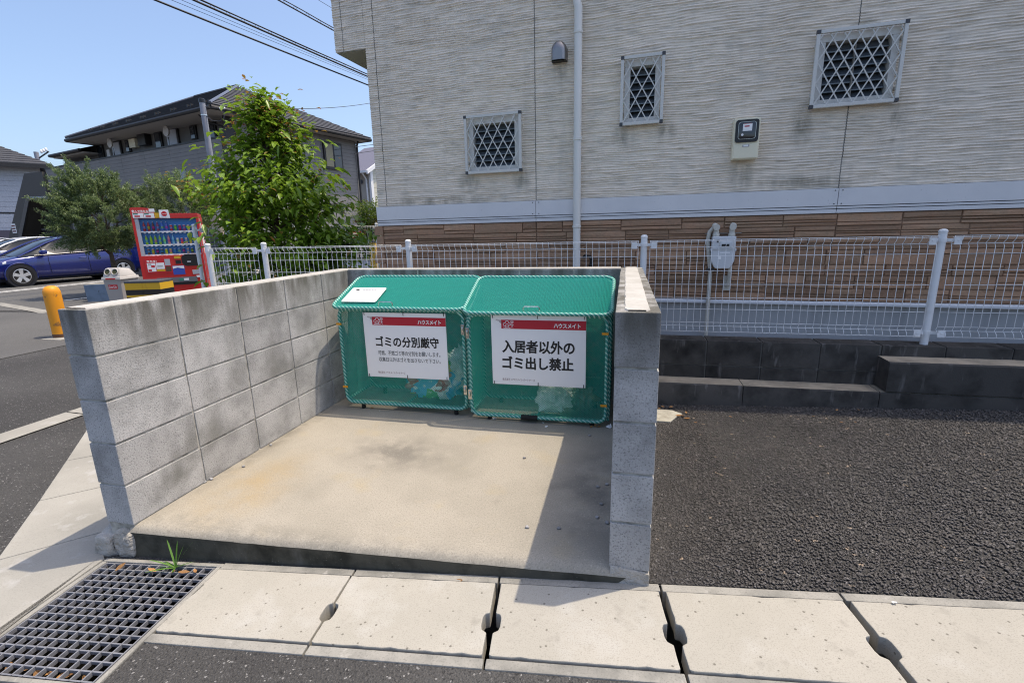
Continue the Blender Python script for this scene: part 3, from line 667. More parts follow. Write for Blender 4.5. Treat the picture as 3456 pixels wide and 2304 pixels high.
for i, (a, b) in enumerate(((-2.640, -2.541), (-2.533, -.971), (-.963, 1.460), (1.468, 4.0))):
    link('siding_panel', siding(a, b, 1.545, 3.72, holes, i), hs)
    mb = MB(); mb.box(a, b, -.006, .05, 3.722, TOP); mb.build('siding_panel', M['siding'], hs)
for x_ in (-2.537, -.967, 1.464):
    mb = MB(); mb.box(x_-.0038, x_+.0038, -.004, .03, 1.545, TOP); mb.build('joint_strip', M['seal'], hs)
# cantilevered upper storey on the left
for a, b in ((-2.975, -2.886), (-2.880, -2.642)): link('siding_panel', siding(a, b, 3.010, 3.72, [], 9), hs)
mb = MB(); mb.box(-2.975, -2.642, -.006, .05, 3.722, TOP); mb.build('siding_panel', M['siding'], hs)
mb = MB(); mb.box(-2.887, -2.879, -.004, .03, 3.01, TOP); mb.build('joint_strip', M['seal'], hs)
mb = MB(); mb.box(-2.970, -2.62, .004, 6.0, 3.006, TOP-.02); mb.build('upper_storey', [flat('soffit_board', (.44,.43,.40), .8)], hs)
# wall core: strips left round the window openings
mb = MB(); xs_ = sorted({-2.632, 4.0}|{v for h in holes for v in h[:2]}); zs_ = sorted({.642, TOP-.01}|{v for h in holes for v in h[2:]})
for xa, xb in zip(xs_[:-1], xs_[1:]):
    for za, zb in zip(zs_[:-1], zs_[1:]):
        xm, zm = (xa+xb)/2, (za+zb)/2
        if any(h[0] < xm < h[1] and h[2] < zm < h[3] for h in holes): continue
        mb.box(xa, xb, .006, .12, za, zb)
mb.build('wall_core', M['cladgap'], hs, fix=False)
mb = MB(); mb.box(-2.632, 4.0, .30, 6.0, .2, TOP-.02); mb.build('house_body', [flat('house_inside', (.03,.03,.032), .9)], hs)
mb = MB(); mb.box(-2.98, 4.02, .0, 6.02, TOP+.004, TOP+.05); mb.build('roof', M['plasgrey'], hs)
# belt board with its grooves
for a, b in ((-2.652, -.969), (-.965, 1.462), (1.466, 4.0)):
    for z0, z1, y0 in ((1.409, 1.541, -.030), (1.388, 1.404, -.027), (1.354, 1.383, -.024)):
        mb = MB(); mb.box(a, b, y0, .004, z0, z1); mb.build('belt_board', M['band'], hs, bevel=.002)
    mb = MB(); mb.box(a+.002, b-.002, -.016, .004, 1.360, 1.54); mb.build('belt_backing', M['plasgrey'], hs)
for x_ in (-.996, -.937, 1.44, 1.49):
    for z_ in (1.425, 1.525):
        mb = MB(); mb.lathe([(.0045, -.033), (.0045, -.028)], 8, (x_, 0, z_), axis='y'); mb.build('screw_head', M['plasgrey'], hs)
# stone-patterned cladding
cl = MB(); cl.box(-2.60, 4.0, -.004, .004, .652, 1.353); clad = cl.build('stone_cladding', M['cladgap'], hs)
rg = random.Random(5)
zb_ = .655; bands = []
while zb_ < 1.345:
    hgt = min(rg.choice([.085, .10, .105, .12]), 1.350-zb_)
    if 1.350-zb_-hgt < .04: hgt = 1.350-zb_
    bands.append((zb_, zb_+hgt)); zb_ += hgt
def stone(x0, x1, z0, z1):
    if any(x0 < s < x1 and s-x0 > .03 and x1-s > .03 for s in (-.967, 1.464)):
        s = [q for q in (-.967, 1.464) if x0 < q < x1][0]; stone(x0, s-.001, z0, z1); stone(s+.001, x1, z0, z1); return
    g_ = .0022; d = rg.uniform(.008, .019); e = [rg.uniform(-.004, .004) for _ in range(9)]
    xm, zm = (x0+x1)/2+rg.uniform(-.2, .2)*(x1-x0), (z0+z1)/2
    xa, xb, za, zb = x0+g_, x1-g_, z0+g_, z1-g_; yb = -.003
    vs = [(xa, yb, za), (xb, yb, za), (xb, yb, zb), (xa, yb, zb)]
    i_ = .003
    fr = [(xa+i_, -d-e[0], za+i_), (xm, -d-e[1], za+i_), (xb-i_, -d-e[2], za+i_), (xb-i_, -d-e[3], zb-i_), (xm, -d-e[4], zb-i_), (xa+i_, -d-e[5], zb-i_), (xm, -d-e[6]-.002, zm)]
    mb = MB(); mb.add(vs+fr, [(4, 5, 10), (5, 6, 10), (6, 7, 10), (7, 8, 10), (8, 9, 10), (9, 4, 10), (0, 1, 6, 5, 4), (1, 2, 7, 6), (2, 3, 9, 8, 7), (3, 0, 4, 9)])
    mb.build('cladding_stone', M['clad'], clad)
cnt = 0
for z0, z1 in bands:
    x = -2.60+rg.uniform(-.1, 0)
    while x < 3.2:
        ln = rg.uniform(.26, .62); x1 = min(x+ln, 3.25); xa = max(x, -2.6); r_ = rg.random(); h = z1-z0
        if x1-xa > .05:
            if r_ < .12: stone(xa, x1, z0, z1); cnt += 1
            elif r_ < .50:
                q = z0+h*rg.choice([.3, .35, .6, .68]); stone(xa, x1, z0, q); stone(xa, x1, q, z1); cnt += 2
            else:
                q1, q2 = z0+h*.3, z0+h*.52; xm = xa+(x1-xa)*rg.uniform(.35, .65); stone(xa, x1, q2, z1); stone(xa, xm, q1, q2) if False else stone(xa, x1, q1, q2); stone(xa, x1, z0, q1); cnt += 3
        x = x1
# rougher corner stones at the left end
for k in range(9):
    z0 = .5+k*.095
    mb = MB(); d = rg.uniform(.0, .03); mb.hexa([(-2.68-d, -.02-d, z0), (-2.602, -.022, z0), (-2.602, .25, z0), (-2.68-d, .25, z0), (-2.672-d, -.015-d, z0+.088), (-2.602, -.02, z0+.09), (-2.602, .25, z0+.09), (-2.67-d, .25, z0+.09)])
    mb.build('corner_stone', M['clad'], hs, bevel=.004)
# base flashing and foundation
mb = MB(); mb.prism([(-.004, .624), (-.036, .624), (-.036, .640), (-.028, .652), (-.004, .654)], -2.62, 4.0, 'x'); mb.build('base_flashing', M['flash'], hs)
mb = MB(); mb.box(-2.60, 4.0, .014, .3, -.1, .63); mb.build('foundation', M['found'], hs)
mb = MB(); mb.add([(-2.7, -.50, .30), (2.0, -.33, .30), (4.2, -.16, .30), (4.2, .02, .30), (-2.7, .02, .30)], [(0, 1, 2, 3, 4)]); mb.build('ground_strip', M['gravel'], hs)
# downpipe
mb = MB(); mb.tube([(-.578, -.062, .25), (-.578, -.062, 3.05), (-.60, -.05, 3.14), (-.66, -.03, 3.22), (-.70, -.02, 3.34), (-.70, -.02, TOP)], .034, 16); dp = mb.build('downpipe', M['downpipe'], hs, smooth=True)
for z_ in (1.30, 2.04, 2.87):
    mb = MB(); mb.lathe([(.0345, z_-.012), (.039, z_-.010), (.039, z_+.010), (.0345, z_+.012)], 16, (-.578, -.062, 0)); mb.box(-.595, -.561, -.03, .0, z_-.008, z_+.008); mb.build('pipe_clip', M['downpipe'], dp, smooth=True)
# black hose stub by the pipe
mb = MB(); mb.tube([(-.52, -.005, 1.03), (-.50, -.03, 1.035), (-.455, -.04, 1.03), (-.445, -.04, .99), (-.455, -.04, .93), (-.47, -.04, .86)], .014, 8); mb.build('hose_stub', M['rubber'], hs, smooth=True)
# vent hood
vh = MB(); prof = [(-.067, 2.672), (-.067, 2.755)]
n_ = 10; arc = [(-.067*math.cos(math.pi*k/n_), 2.755+.067*math.sin(math.pi*k/n_)) for k in range(n_+1)]
out = [(-.741+p, z) for p, z in [(-.067, 2.672)]+arc+[(.067, 2.672)]]
rows = []
for yy, sc_, dz_ in ((.0, 1.0, 0), (-.03, 1.0, 0), (-.075, .94, -.004), (-.10, .78, -.02), (-.108, .55, -.04)):
    rows.append([(-.741+(x+.741)*sc_, yy, (2.672+(z-2.672)*(1 if sc_ == 1 else sc_+.06))) for x, z in out])
m_ = len(out); vh.add([p for r in rows for p in r], [(i*m_+j, (i+1)*m_+j, (i+1)*m_+j+1, i*m_+j+1) for i in range(len(rows)-1) for j in range(m_-1)]); vh.add(rows[-1], [tuple(range(m_))])
vh.build('vent_hood', M['steel'], hs, smooth=True)
mb = MB(); mb.box(-.803, -.679, -.07, -.004, 2.673, 2.678); mb.build('vent_mouth', M['black'], hs)
# windows
def window(key, nb, first):
    a, b, c, d = WIN[key]
    root = bpy.data.objects.new('window', None); COL.objects.link(root); root.parent = hs; root.location = ((a+b)/2, 0, (c+d)/2)
    w2, h2 = (b-a)/2, (d-c)/2
    fr = [(-w2+.030, w2-.030, h2-.075, h2-.020), (-w2+.030, w2-.030, -h2+.010, -h2+.062), (-w2+.030, -w2+.074, -h2+.062, h2-.075), (w2-.074, w2-.030, -h2+.062, h2-.075)]
    for x0, x1, z0, z1 in fr:
        mb = MB(); mb.box(x0, x1, -.032, .09, z0, z1); mb.build('frame', M['alum'], root, bevel=.003)
    mb = MB(); mb.box(-w2+.060, w2-.060, .085, .090, -h2+.05, h2-.06); mb.build('pane', M['glass'], root)
    z = -h2+.066; nl = 7; st = (2*h2-.145)/nl
    for k in range(nl):
        mb = MB(); zz = z+k*st
        mb.hexa([(-w2+.076, .010, zz), (w2-.076, .010, zz), (w2-.076, .015, zz), (-w2+.076, .015, zz), (-w2+.076, .052, zz+st*1.05), (w2-.076, .052, zz+st*1.05), (w2-.076, .057, zz+st*1.05), (-w2+.076, .057, zz+st*1.05)])
        mb.build('louvre_blade', M['louvre'], root)
        mb = MB(); mb.box(-w2+.0755, w2-.0755, .004, .018, zz-.003, zz+.005); mb.build('louvre_rail', flat('rail', (.16,.20,.22), .4) if 'rail' not in bpy.data.materials else bpy.data.materials['rail'], root)
    t = .024; yo = -.075
    for x0, x1, z0, z1 in ((-w2+t, w2-t, h2-t, h2), (-w2+t, w2-t, -h2, -h2+t), (-w2, -w2+t, -h2+t, h2-t), (w2-t, w2, -h2+t, h2-t)):
        mb = MB(); mb.box(x0, x1, yo, yo+.024, z0, z1); mb.build('grille_frame', M['alum'], root, bevel=.003)
    for sx in (-1, 1):
        for sz in (-1, 1):
            mb = MB(); mb.box(*sorted((sx*w2*1.006, sx*(w2-t*1.02))), yo-.003, yo+.027, *sorted((sz*h2*1.006, sz*(h2-t*1.02)))); mb.build('corner_cap', M['plasgrey'], root, bevel=.002)
            mb = MB(); mb.box(*sorted((sx*(w2-.004), sx*(w2-.018))), yo+.024, -.004, sz*(h2-.10)-.012, sz*(h2-.10)+.012); mb.build('stay', M['alum'], root)
    iw, ih = w2-t, h2-t; step = 2*iw/nb; slope = first            # crossing bars, slope = rise over run
    dx = 2*ih/slope
    for sg, yy in ((1, yo+.008), (-1, yo+.016)):
        k = -int(dx/step)-2
        while k <= nb+int(dx/step)+2:
            xb = -iw+k*step; x0, z0, x1, z1 = xb, -ih, xb+sg*dx, ih
            def at_x(X): return z0+(z1-z0)*(X-x0)/(x1-x0)
            p, q = [x0, z0], [x1, z1]
            for e in (p, q):
                if e[0] < -iw: e[1] = at_x(-iw); e[0] = -iw
                if e[0] > iw: e[1] = at_x(iw); e[0] = iw
            lo, hi = min(x0, x1), max(x0, x1)
            if hi > -iw+.01 and lo < iw-.01 and math.hypot(p[0]-q[0], p[1]-q[1]) > .03:
                mb = MB(); mb.bar((p[0], yy, p[1]), (q[0], yy, q[1]), .0082, .005, up=(0, 1, 0)); mb.build('grille_bar', M['alum'], root)
            k += 1
    return root
window('w1', 5, 1.72); window('w2', 3, 1.72); window('w3', 6, 1.72)
# water stains stay in the siding material; electricity meter
em = thing('electricity_meter', 'cream box with a black glazed electricity meter on the siding', 'meter', (2.3+.763*math.cos(R(-4)), 3.0+.763*math.sin(R(-4)), 1.94), R(-4))
mb = MB(); mb.box(-.095, .095, -.10, -.006, -.152, .152); mb.build('box', M['cream'], em, bevel=.008)
mb = MB(); mb.box(-.086, .086, -.104, -.098, -.146, -.045); mb.build('terminal_cover', M['cream'], em, bevel=.003)
mb = MB(); mb.prism([(x, z+.055) for x, z in rrect(.166, .166, .02)], -.110, -.099, 'y'); mb.build('bezel', M['black'], em, smooth=True)
mb = MB(); mb.prism([(x, z+.058) for x, z in rrect(.122, .122, .018)], -.124, -.109, 'y'); mb.build('glass_cover', M['meterglass'], em, smooth=True, bevel=.004)
mb = MB(); o_ = rrect(.125, .125, .018); mb.tube([(x, -.1125, z+.058) for x, z in o_], .0018, 5, closed=True); mb.build('chrome_ring', M['chrome'], em, smooth=True)
mb = MB(); mb.box(-.033, .033, -.1255, -.1242, .052, .104); mb.build('dial_plate', M['white'], em)
mb = MB(); mb.box(-.022, .013, -.1262, -.1256, .082, .091); mb.box(-.028, .028, -.1262, -.1256, .104, .1065); mb.build('counter', M['sred'], em)
mb = MB(); mb.lathe([(.009, -.126), (.009, -.1242)], 12, (-.034, 0, .026), axis='y'); mb.build('disc_mark', M['white'], em)
mb = MB(); mb.box(-.024, .024, -.1065, -.1035, -.062, -.046); mb.build('plate', M['pebble'], em)
mb = MB(); mb.box(-.017, .017, -.1075, -.1064, -.060, -.048); mb.build('seal_tag', M['white'], em)
# gas meter
gm = thing('gas_meter', 'pale grey gas meter with cream pipes hung on the stone cladding behind the fence', 'meter', (2.3+.655*math.cos(R(-4)), 3.0+.655*math.sin(R(-4)), 1.06), R(-4))
mb = MB(); mb.prism([(-.088, -.07), (-.06, -.125), (-.045, -.132), (.045, -.132), (.06, -.125), (.088, -.07), (.092, .02), (-.092, .02)], -.135, -.03, 'y'); mb.build('lower_case', M['gasgrey'], gm, bevel=.008)
mb = MB(); mb.box(-.090, .090, -.142, -.025, .024, .132); mb.build('upper_case', M['gasgrey'], gm, bevel=.008)
mb = MB(); mb.box(-.098, .098, -.136, -.03, .012, .032); mb.build('flange', M['gasgrey'], gm, bevel=.003)
mb = MB(); mb.box(-.03, .055, -.150, -.141, .045, .085); wnd = mb.build('counter_housing', M['gasgrey'], gm, bevel=.003)
mb = MB(); mb.box(-.018, .04, -.1525, -.1502, .052, .070); mb.build('counter', M['black'], gm)
mb = MB(); mb.box(-.04, -.015, -.1365, -.1352, -.055, -.022); mb.box(-.028, .05, -.1365, -.1352, -.004, .004); mb.build('label', M['white'], gm)
mb = MB(); mb.tube([(-.048, -.146, .105), (-.05, -.150, .085)], [.012, .005], 10); mb.build('reset_knob', M['black'], gm, smooth=True)
for sx in (-1, 1):
    mb = MB(); mb.lathe([(.024, .132), (.027, .136), (.027, .150), (.022, .156), (.022, .175)], 14, (sx*.06, -.085, 0)); mb.tube([(sx*.06, -.085, .17), (sx*.06, -.085, .20), (sx*.06+.01*sx, -.075, .215), (sx*.06+.01*sx, -.02, .22)], [.02, .022, .024, .022], 12); mb.build('union', M['pipe'], gm, smooth=True)
    mb = MB(); mb.lathe([(.026, -.118), (.026, -.095)], 14, (sx*.062, 0, .205), axis='y'); mb.build('union_cap', M['pipe'], gm, smooth=True)
mb = MB(); mb.bar((-.14, -.022, .155), (.14, -.022, .155), .02, .006); mb.build('hanger', M['steel'], gm)
mb = MB(); mb.tube([(-.075, -.06, .21), (-.11, -.055, .17), (-.12, -.05, .1), (-.105, -.05, -.02), (-.083, -.05, -.16), (-.083, -.05, -.74)], .0165, 12); mb.build('supply_pipe', M['pipe'], gm, smooth=True)
mb = MB(); mb.tube([(.07, -.05, -.12), (.07, -.05, -.24), (.06, -.03, -.285), (.058, -.005, -.29)], .016, 12); mb.build('outlet_pipe', M['pipe'], gm, smooth=True)
mb = MB(); mb.box(.03, .085, -.024, -.018, -.325, -.2); mb.build('wall_plate', M['pipe'], gm)
mb = MB(); mb.box(-.115, -.055, -.072, -.02, -.155, -.135); mb.build('pipe_clamp', M['plasgrey'], gm)

# ------------------------------------------------------------------ finding points from the calibrated camera (used while measuring)
def ray(px, py): return AF + AX*(px-1728)/FOC - AY*(py-1152)/FOC
def onz(px, py, z): d = ray(px, py); return CAM + d*((z-CAM[2])/d[2])
def atd(px, py, dep): return CAM + ray(px, py)*dep

# ------------------------------------------------------------------ netted rubbish bins
def clip_line(p, d, poly):
    t0, t1 = -1e9, 1e9; n = len(poly)
    for i in range(n):
        a, b = poly[i], poly[(i+1) % n]; nx_, ny_ = -(b[1]-a[1]), b[0]-a[0]
        num = nx_*(a[0]-p[0])+ny_*(a[1]-p[1]); den = nx_*d[0]+ny_*d[1]
        if abs(den) < 1e-12:
            if num > 0: return None
            continue
        t = num/den
        if den > 0: t0 = max(t0, t)
        else: t1 = min(t1, t)
    return (t0, t1) if t1-t0 > .01 else None
def net(name, poly, fn, parent, pu=.0172, pv=.0128, wd=.0023):
    """diamond net clipped to a convex counter-clockwise polygon in u,v; fn maps u,v,w to local space"""
    us = [p[0] for p in poly]; vs = [p[1] for p in poly]; u0, u1, v0, v1 = min(us), max(us), min(vs), max(vs)
    mb = MB()
    for sg in (1, -1):
        d = (pu, sg*pv); L = math.hypot(*d); dn = (d[0]/L, d[1]/L); nn = (-dn[1], dn[0])
        lo = u0-(v1-v0)*pu/pv-pu; k = 0
        while lo+k*pu < u1+(v1-v0)*pu/pv+pu:
            p = (lo+k*pu, v0 if sg > 0 else v0); k += 1
            c = clip_line(p, dn, poly)
            if not c: continue
            pts = []
            for t in c:
                q = (p[0]+dn[0]*t, p[1]+dn[1]*t)
                pts += [fn(q[0]+nn[0]*wd/2, q[1]+nn[1]*wd/2, 0), fn(q[0]-nn[0]*wd/2, q[1]-nn[1]*wd/2, 0), fn(q[0], q[1], wd*.55)]
            mb.add(pts, [(0, 1, 4, 3), (1, 2, 5, 4), (2, 0, 3, 5)])
    o = mb.build(name, M['net'], parent, fix=True); tag(o, kind='stuff'); return o
def lump_mesh(name, rx, ry, rz, seed, mt, amp=1., sub=5, boxy=.8):
    bm = bmesh.new(); bmesh.ops.create_icosphere(bm, subdivisions=sub, radius=1)
    rg = random.Random(seed); ph = [(Vector((rg.uniform(-1, 1), rg.uniform(-1, 1), rg.uniform(-1, 1)))*rg.uniform(2, 11), rg.uniform(0, 6), rg.uniform(.02, .06)) for _ in range(16)]
    for v in bm.verts:
        p = v.co.copy(); d = 1+amp*sum(a*(1-2*abs(math.sin(k.dot(p)+f))) for k, f, a in ph)
        q = [math.copysign(abs(c)**boxy, c) for c in p]; v.co = Vector((q[0]*rx*d, q[1]*ry*d, max(q[2]*rz*d, -rz*.9)))
    me = bpy.data.meshes.new(name); bm.to_mesh(me); bm.free(); me.materials.append(mt)
    for p in me.polygons: p.use_smooth = True
    return me
def bin_(label, loc, rot, w, zb, zt, side):
    root = thing('mesh_bin', label, 'bin', loc, rot, 'green netted rubbish bins'); H = zt-zb; dp = .385; zr = .915
    def rr3(fn, w_, h_, r_, cu, cv): return [fn(cu+x, cv+y) for x, y in rrect(w_, h_, r_, 6)]
    fr = lambda y: (lambda u, v: (u, y, v))
    mb = MB(); mb.tube(rr3(fr(0), w-.024, H, .055, w/2, zb+H/2), .0115, 10, closed=True); mb.build('door_frame', M['rope'], root, smooth=True)
    mb = MB(); mb.tube(rr3(fr(.030), w+.006, H+.016, .06, w/2, zb+H/2+.004), .0125, 10, closed=True)
    mb.tube(rr3(fr(dp), w+.006, zr-zb+.01, .05, w/2, (zr+zb)/2+.004), .012, 10, closed=True)
    for x in (-.002, w+.002):
        mb.tube([(x, .03, zb+.01), (x, dp, zb+.01)], .011, 8); mb.tube([(x, .03, zt), (x, dp, zr)], .011, 8)
    mb.tube([(w*.5, .03, zb+.004), (w*.5, dp, zb+.004)], .008, 8)
    mb.build('body_frame', M['rope'], root, smooth=True)
    net('door_net', [(.012, zb+.012), (w-.012, zb+.012), (w-.012, zt-.012), (.012, zt-.012)], lambda u, v, q: (u, -q, v), root)
    net('back_net', [(.01, zb+.01), (w-.01, zb+.01), (w-.01, zr-.01), (.01, zr-.01)], lambda u, v, q: (u, dp-q, v), root)
    for x in (0., w): net('side_net', [(.03, zb+.01), (dp, zb+.01), (dp, zr-.01), (.03, zt-.01)], (lambda X: (lambda u, v, q: (X+(q if X == 0 else -q), u, v)))(x), root)
    # lid hinged along the rear edge
    yf, zf, yr, zr_ = -.048, zt+.020, dp-.01, zr+.035
    L = math.hypot(yr-yf, zr_-zf); cy, cz = (yr-yf)/L, (zr_-zf)/L
    lf = lambda u, v, q=0.: (u, yf+cy*v-cz*q, zf+cz*v+cy*q)
    mb = MB(); mb.tube([lf(w/2+x, L/2+y) for x, y in rrect(w+.03, L, .06, 6)], .0125, 10, closed=True); mb.build('lid_frame', M['rope'], root, smooth=True)
    net('lid_net', [(-.008, .012), (w+.008, .012), (w+.008, L-.012), (-.008, L-.012)], lambda u, v, q: lf(u, v, q), root, wd=.0048)
    hx = w*(.415 if side < 0 else .475)
    mb = MB(); mb.tube([lf(hx-.052, .028, .0), lf(hx-.052, .034, .022), lf(hx-.045, .036, .030), lf(hx+.045, .036, .030), lf(hx+.052, .034, .022), lf(hx+.052, .028, .0)], .0045, 8); mb.build('handle', M['chrome'], root, smooth=True)
    for hx in (.08, w*.34, w*.7, w-.06):
        mb = MB(); mb.box(hx-.012, hx+.012, yr-.004, yr+.018, zr_+.002, zr_+.016); mb.build('hinge', M['chrome'], root, bevel=.002)
    for fx, f_y in ((.13, .02), (w-.1, .02), (.13, dp-.03), (w-.1, dp-.03)):
        mb = MB(); mb.lathe([(.014, 0.), (.016, .005), (.013, zb-.004)], 12, (fx, f_y, .0015)); mb.build('foot', M['rubber'], root, smooth=True)
    ex = -.008 if side < 0 else w-.045
    for z_ in (zb+.12, zt-.105):
        mb = MB(); mb.box(ex, ex+.042, -.0145, -.0115, z_-.008, z_+.008); mb.build('strap_tag', M['orange'], root, bevel=.001)
    lx = w-.012 if side < 0 else .004
    for z_, s_ in ((zt-.12, 1), (zb+.15, 1)):
        mb = MB(); mb.box(lx-.012, lx+.012, -.016, -.010, z_-.038, z_+.034); l_ = mb.build('latch_plate', M['chrome'], root, bevel=.002)
        mb = MB(); mb.tube([(lx, -.018, z_+.018), (lx, -.022, z_+.004), (lx, -.018, z_-.018)], [.005, .008, .005], 8); mb.build('latch_knob', M['chrome'], l_, smooth=True)
    if side > 0:
        mb = MB(); mb.lathe([(.019, w*.385), (.019, w*.505)], 14, (0, 0, zb), axis='x'); mb.build('frame_grip', M['rubber'], root, smooth=True)
    return root
bin_('green netted bin on the left with a small white card on its lid', (.137, 1.548, 0), R(-.5), .968, .052, .752, -1)
bin_('green netted bin on the right, beside the wall in the corner', (1.134, 1.503, 0), R(0), .935, .036, .738, 1)

# boards hung on the bins
def board(label, loc, wd, ht, lines, header=True):
    b = thing('sign_board', label, 'sign', loc); X = lambda u: u*wd; Z = lambda v: (1-v)*ht
    mb = MB(); mb.box(0, wd, 0, .003, 0, ht); mb.build('panel', M['white'], b, bevel=.0008)
    mb = MB(); mb.box(X(.112), X(.999), -.0012, -.0002, Z(.187), Z(.062)); hd = mb.build('header_band', M['sred'], b)
    lettering('header_lettering', 'ハウスメイト', M['white'], hd, X(.655) if wd > 1 else X(.668), X(.945), Z(.165), Z(.098), -.0014, bold=.045)
    lettering('script_lettering', 'House', M['ink2'], b, X(.052), X(.112), Z(.080), Z(.055), -.0006, shear=.35, rot=R(-4))
    lettering('script_lettering', 'Mate', M['ink2'], b, X(.088), X(.142), Z(.112), Z(.083), -.0018, shear=.35, rot=R(-8))
    # house, tree and sun drawn in white lines
    def stroke(pts, r=.0018, nm='emblem_line'):
        mb = MB(); mb.tube([(x, -.0016, z) for x, z in pts], r, 4); mb.build(nm, M['white'], hd)
    cx, cz = X(.175), Z(.135)
    arc = lambda x, z, r, a0, a1, n=8: [(x+r*math.cos(R(a0+(a1-a0)*k/n)), z+r*math.sin(R(a0+(a1-a0)*k/n))) for k in range(n+1)]
    stroke(arc(cx, cz+.016, .012, -20, 200)); stroke(arc(cx-.016, cz+.004, .010, 70, 290)); stroke(arc(cx+.014, cz+.006, .008, -90, 100))
    stroke([(cx-.010, cz-.016), (cx-.010, cz+.0), (cx, cz+.009), (cx+.010, cz+.0), (cx+.010, cz-.016)]); stroke([(cx-.003, cz-.012), (cx-.003, cz-.004), (cx+.003, cz-.004), (cx+.003, cz-.012), (cx-.003, cz-.012)], .0010)
    stroke([(cx-.026, cz-.017), (cx-.008, cz-.019), (cx+.012, cz-.017), (cx+.022, cz-.020)])
    sx, sz = cx+.033, cz+.020; stroke(arc(sx, sz, .0055, 0, 360, 12))
    for k in range(8): stroke([(sx+.008*math.cos(R(45*k)), sz+.008*math.sin(R(45*k))), (sx+.0135*math.cos(R(45*k)), sz+.0135*math.sin(R(45*k)))], .0011)
    stroke([(cx+.026, cz-.018), (cx+.034, cz-.004), (cx+.040, cz-.018)], .0013); stroke([(cx+.024, cz+.002), (cx+.034, cz-.003), (cx+.044, cz+.002)], .0013); stroke(arc(cx+.034, cz+.003, .003, 0, 360), .001)
    for txt, u0, u1, v0, v1, bd, mt in lines: lettering('lettering', txt, mt, b, X(u0), X(u1), Z(v1), Z(v0), -.0004, bold=bd)
    for u in (.02, .5, .98):
        for v in (.015, .985):
            mb = MB(); dz = .018 if v < .5 else -.010
            mb.tube([(X(u), .004, Z(v)+dz), (X(u), -.003, Z(v)+dz*.5), (X(u), -.003, Z(v)-(.008 if v < .5 else -.012)), (X(u), .002, Z(v)-(.012 if v < .5 else -.014))], .0023, 6); mb.build('cable_tie', M['black'], b)
    return b
board('white sign with black lettering and two small text lines on the left bin', (.352, 1.527, .266), .622, .470, [
    ('ゴミの分別厳守', .135, .905, .355, .525, .030, M['ink']), ('可燃、不燃ゴミ等の分別をお願いします。', .155, .915, .578, .652, .006, M['ink']),
    ('収集日以外はゴミを出さないで下さい。', .158, .915, .682, .752, .006, M['ink']), ('株式会社 ハウスメイトパートナーズ', .135, .475, .905, .945, .0, M['ink2'])])
board('white sign with two lines of large black lettering on the right bin', (1.307, 1.4815, .273), .620, .468, [
    ('入居者以外の', .112, .885, .345, .535, .034, M['ink']), ('ゴミ出し禁止', .112, .875, .580, .770, .034, M['ink']), ('株式会社 ハウスメイトパートナーズ', .11, .465, .905, .945, .0, M['ink2'])])
# small card lying on the left lid
yf, zf, yr, zr = 1.548-.048, .772, 1.548+.375, .95
tl = math.atan2(zr-zf, yr-yf)
cdn = thing('notice_card', 'small white printed card lying on the lid of the left bin', 'card', (.178, yf+.045, zf+.045*math.tan(tl)+.016)); cdn.rotation_euler = (tl, 0, 0)
mb = MB(); mb.prism([(x+.137, y+.10) for x, y in rrect(.272, .20, .012, 3)], 0, .003); mb.build('card', M['white'], cdn)
mb = MB()
mb.prism([(.055+.02*math.cos(R(a))*(1 if k % 2 else .6), .165+.016*math.sin(R(a))*(1 if k % 2 else .6)) for k, a in enumerate(range(0, 360, 24))], .0032, .0038); mb.build('emblem', M['ink'], cdn)
gp = flat('grey_print', (.30, .30, .32), .7)
for k in range(9):
    mb = MB(); mb.prism([(.092+k*.0125, .157), (.1005+k*.0125, .157), (.1015+k*.0125, .173), (.093+k*.0125, .173)], .0032, .0037); mb.build('heading_mark', gp, cdn)
for zz, x0, x1 in ((.128, .06, .235), (.112, .06, .23), (.075, .03, .12), (.058, .03, .115), (.075, .15, .235), (.058, .15, .22), (.041, .15, .23)):
    mb = MB(); mb.box(x0, x1, zz, zz+.0035, .0032, .0036); mb.build('print_line', flat('pale_print', (.5,.5,.52), .7) if 'pale_print' not in bpy.data.materials else bpy.data.materials['pale_print'], cdn)

# rubbish bags inside the bins
bagm = mat('printed_bag', (.88,.92,.92), .22, spec=.7, coord='obj', layers=[dict(scale=2.6, lo=.47, hi=.52, col=(.08,.45,.75)), dict(kind='cell', scale=11, lo=.55, hi=.58, col=(.92,.93,.92)), dict(kind='cell', scale=14, lo=.86, hi=.88, col=(.60,.06,.07)),
    dict(kind='cell', scale=13, lo=.90, hi=.92, col=(.72,.60,.06)), dict(kind='cell', scale=9, lo=.92, hi=.93, col=(.10,.40,.07)), dict(scale=30, lo=.6, hi=.72, col=(.85,.87,.87), amt=.8)])
clear = mat('thin_clear_bag', (.80,.86,.84), .18, spec=.8, coord='obj', layers=[dict(scale=9, lo=.45, hi=.68, col=(.42,.50,.47)), dict(scale=34, lo=.6, hi=.68, col=(.86,.9,.9), amt=.9), dict(kind='cell', scale=13, lo=.93, hi=.94, col=(.03,.35,.10)), dict(kind='cell', scale=12, lo=.95, hi=.96, col=(.35,.10,.05), amt=.6)])
b1 = thing('rubbish_bag', 'plump printed rubbish bag with blue and coloured packaging in the left bin', 'bag', (.137+.66, 1.72, .062))
link('bag_body', lump_mesh('bag_body', .245, .125, .165, 4, bagm), b1, (0, 0, .15))
link('bag_neck', lump_mesh('bag_neck', .09, .09, .15, 6, clear, 1.3), b1, (.20, .01, .26), (0, R(-18), 0))
b2 = thing('rubbish_bag', 'pale translucent rubbish bag slumped in the right bin', 'bag', (1.134+.565, 1.63, .045))
link('bag_body', lump_mesh('bag_body', .135, .10, .125, 9, clear, 1.1), b2, (0, 0, .115))
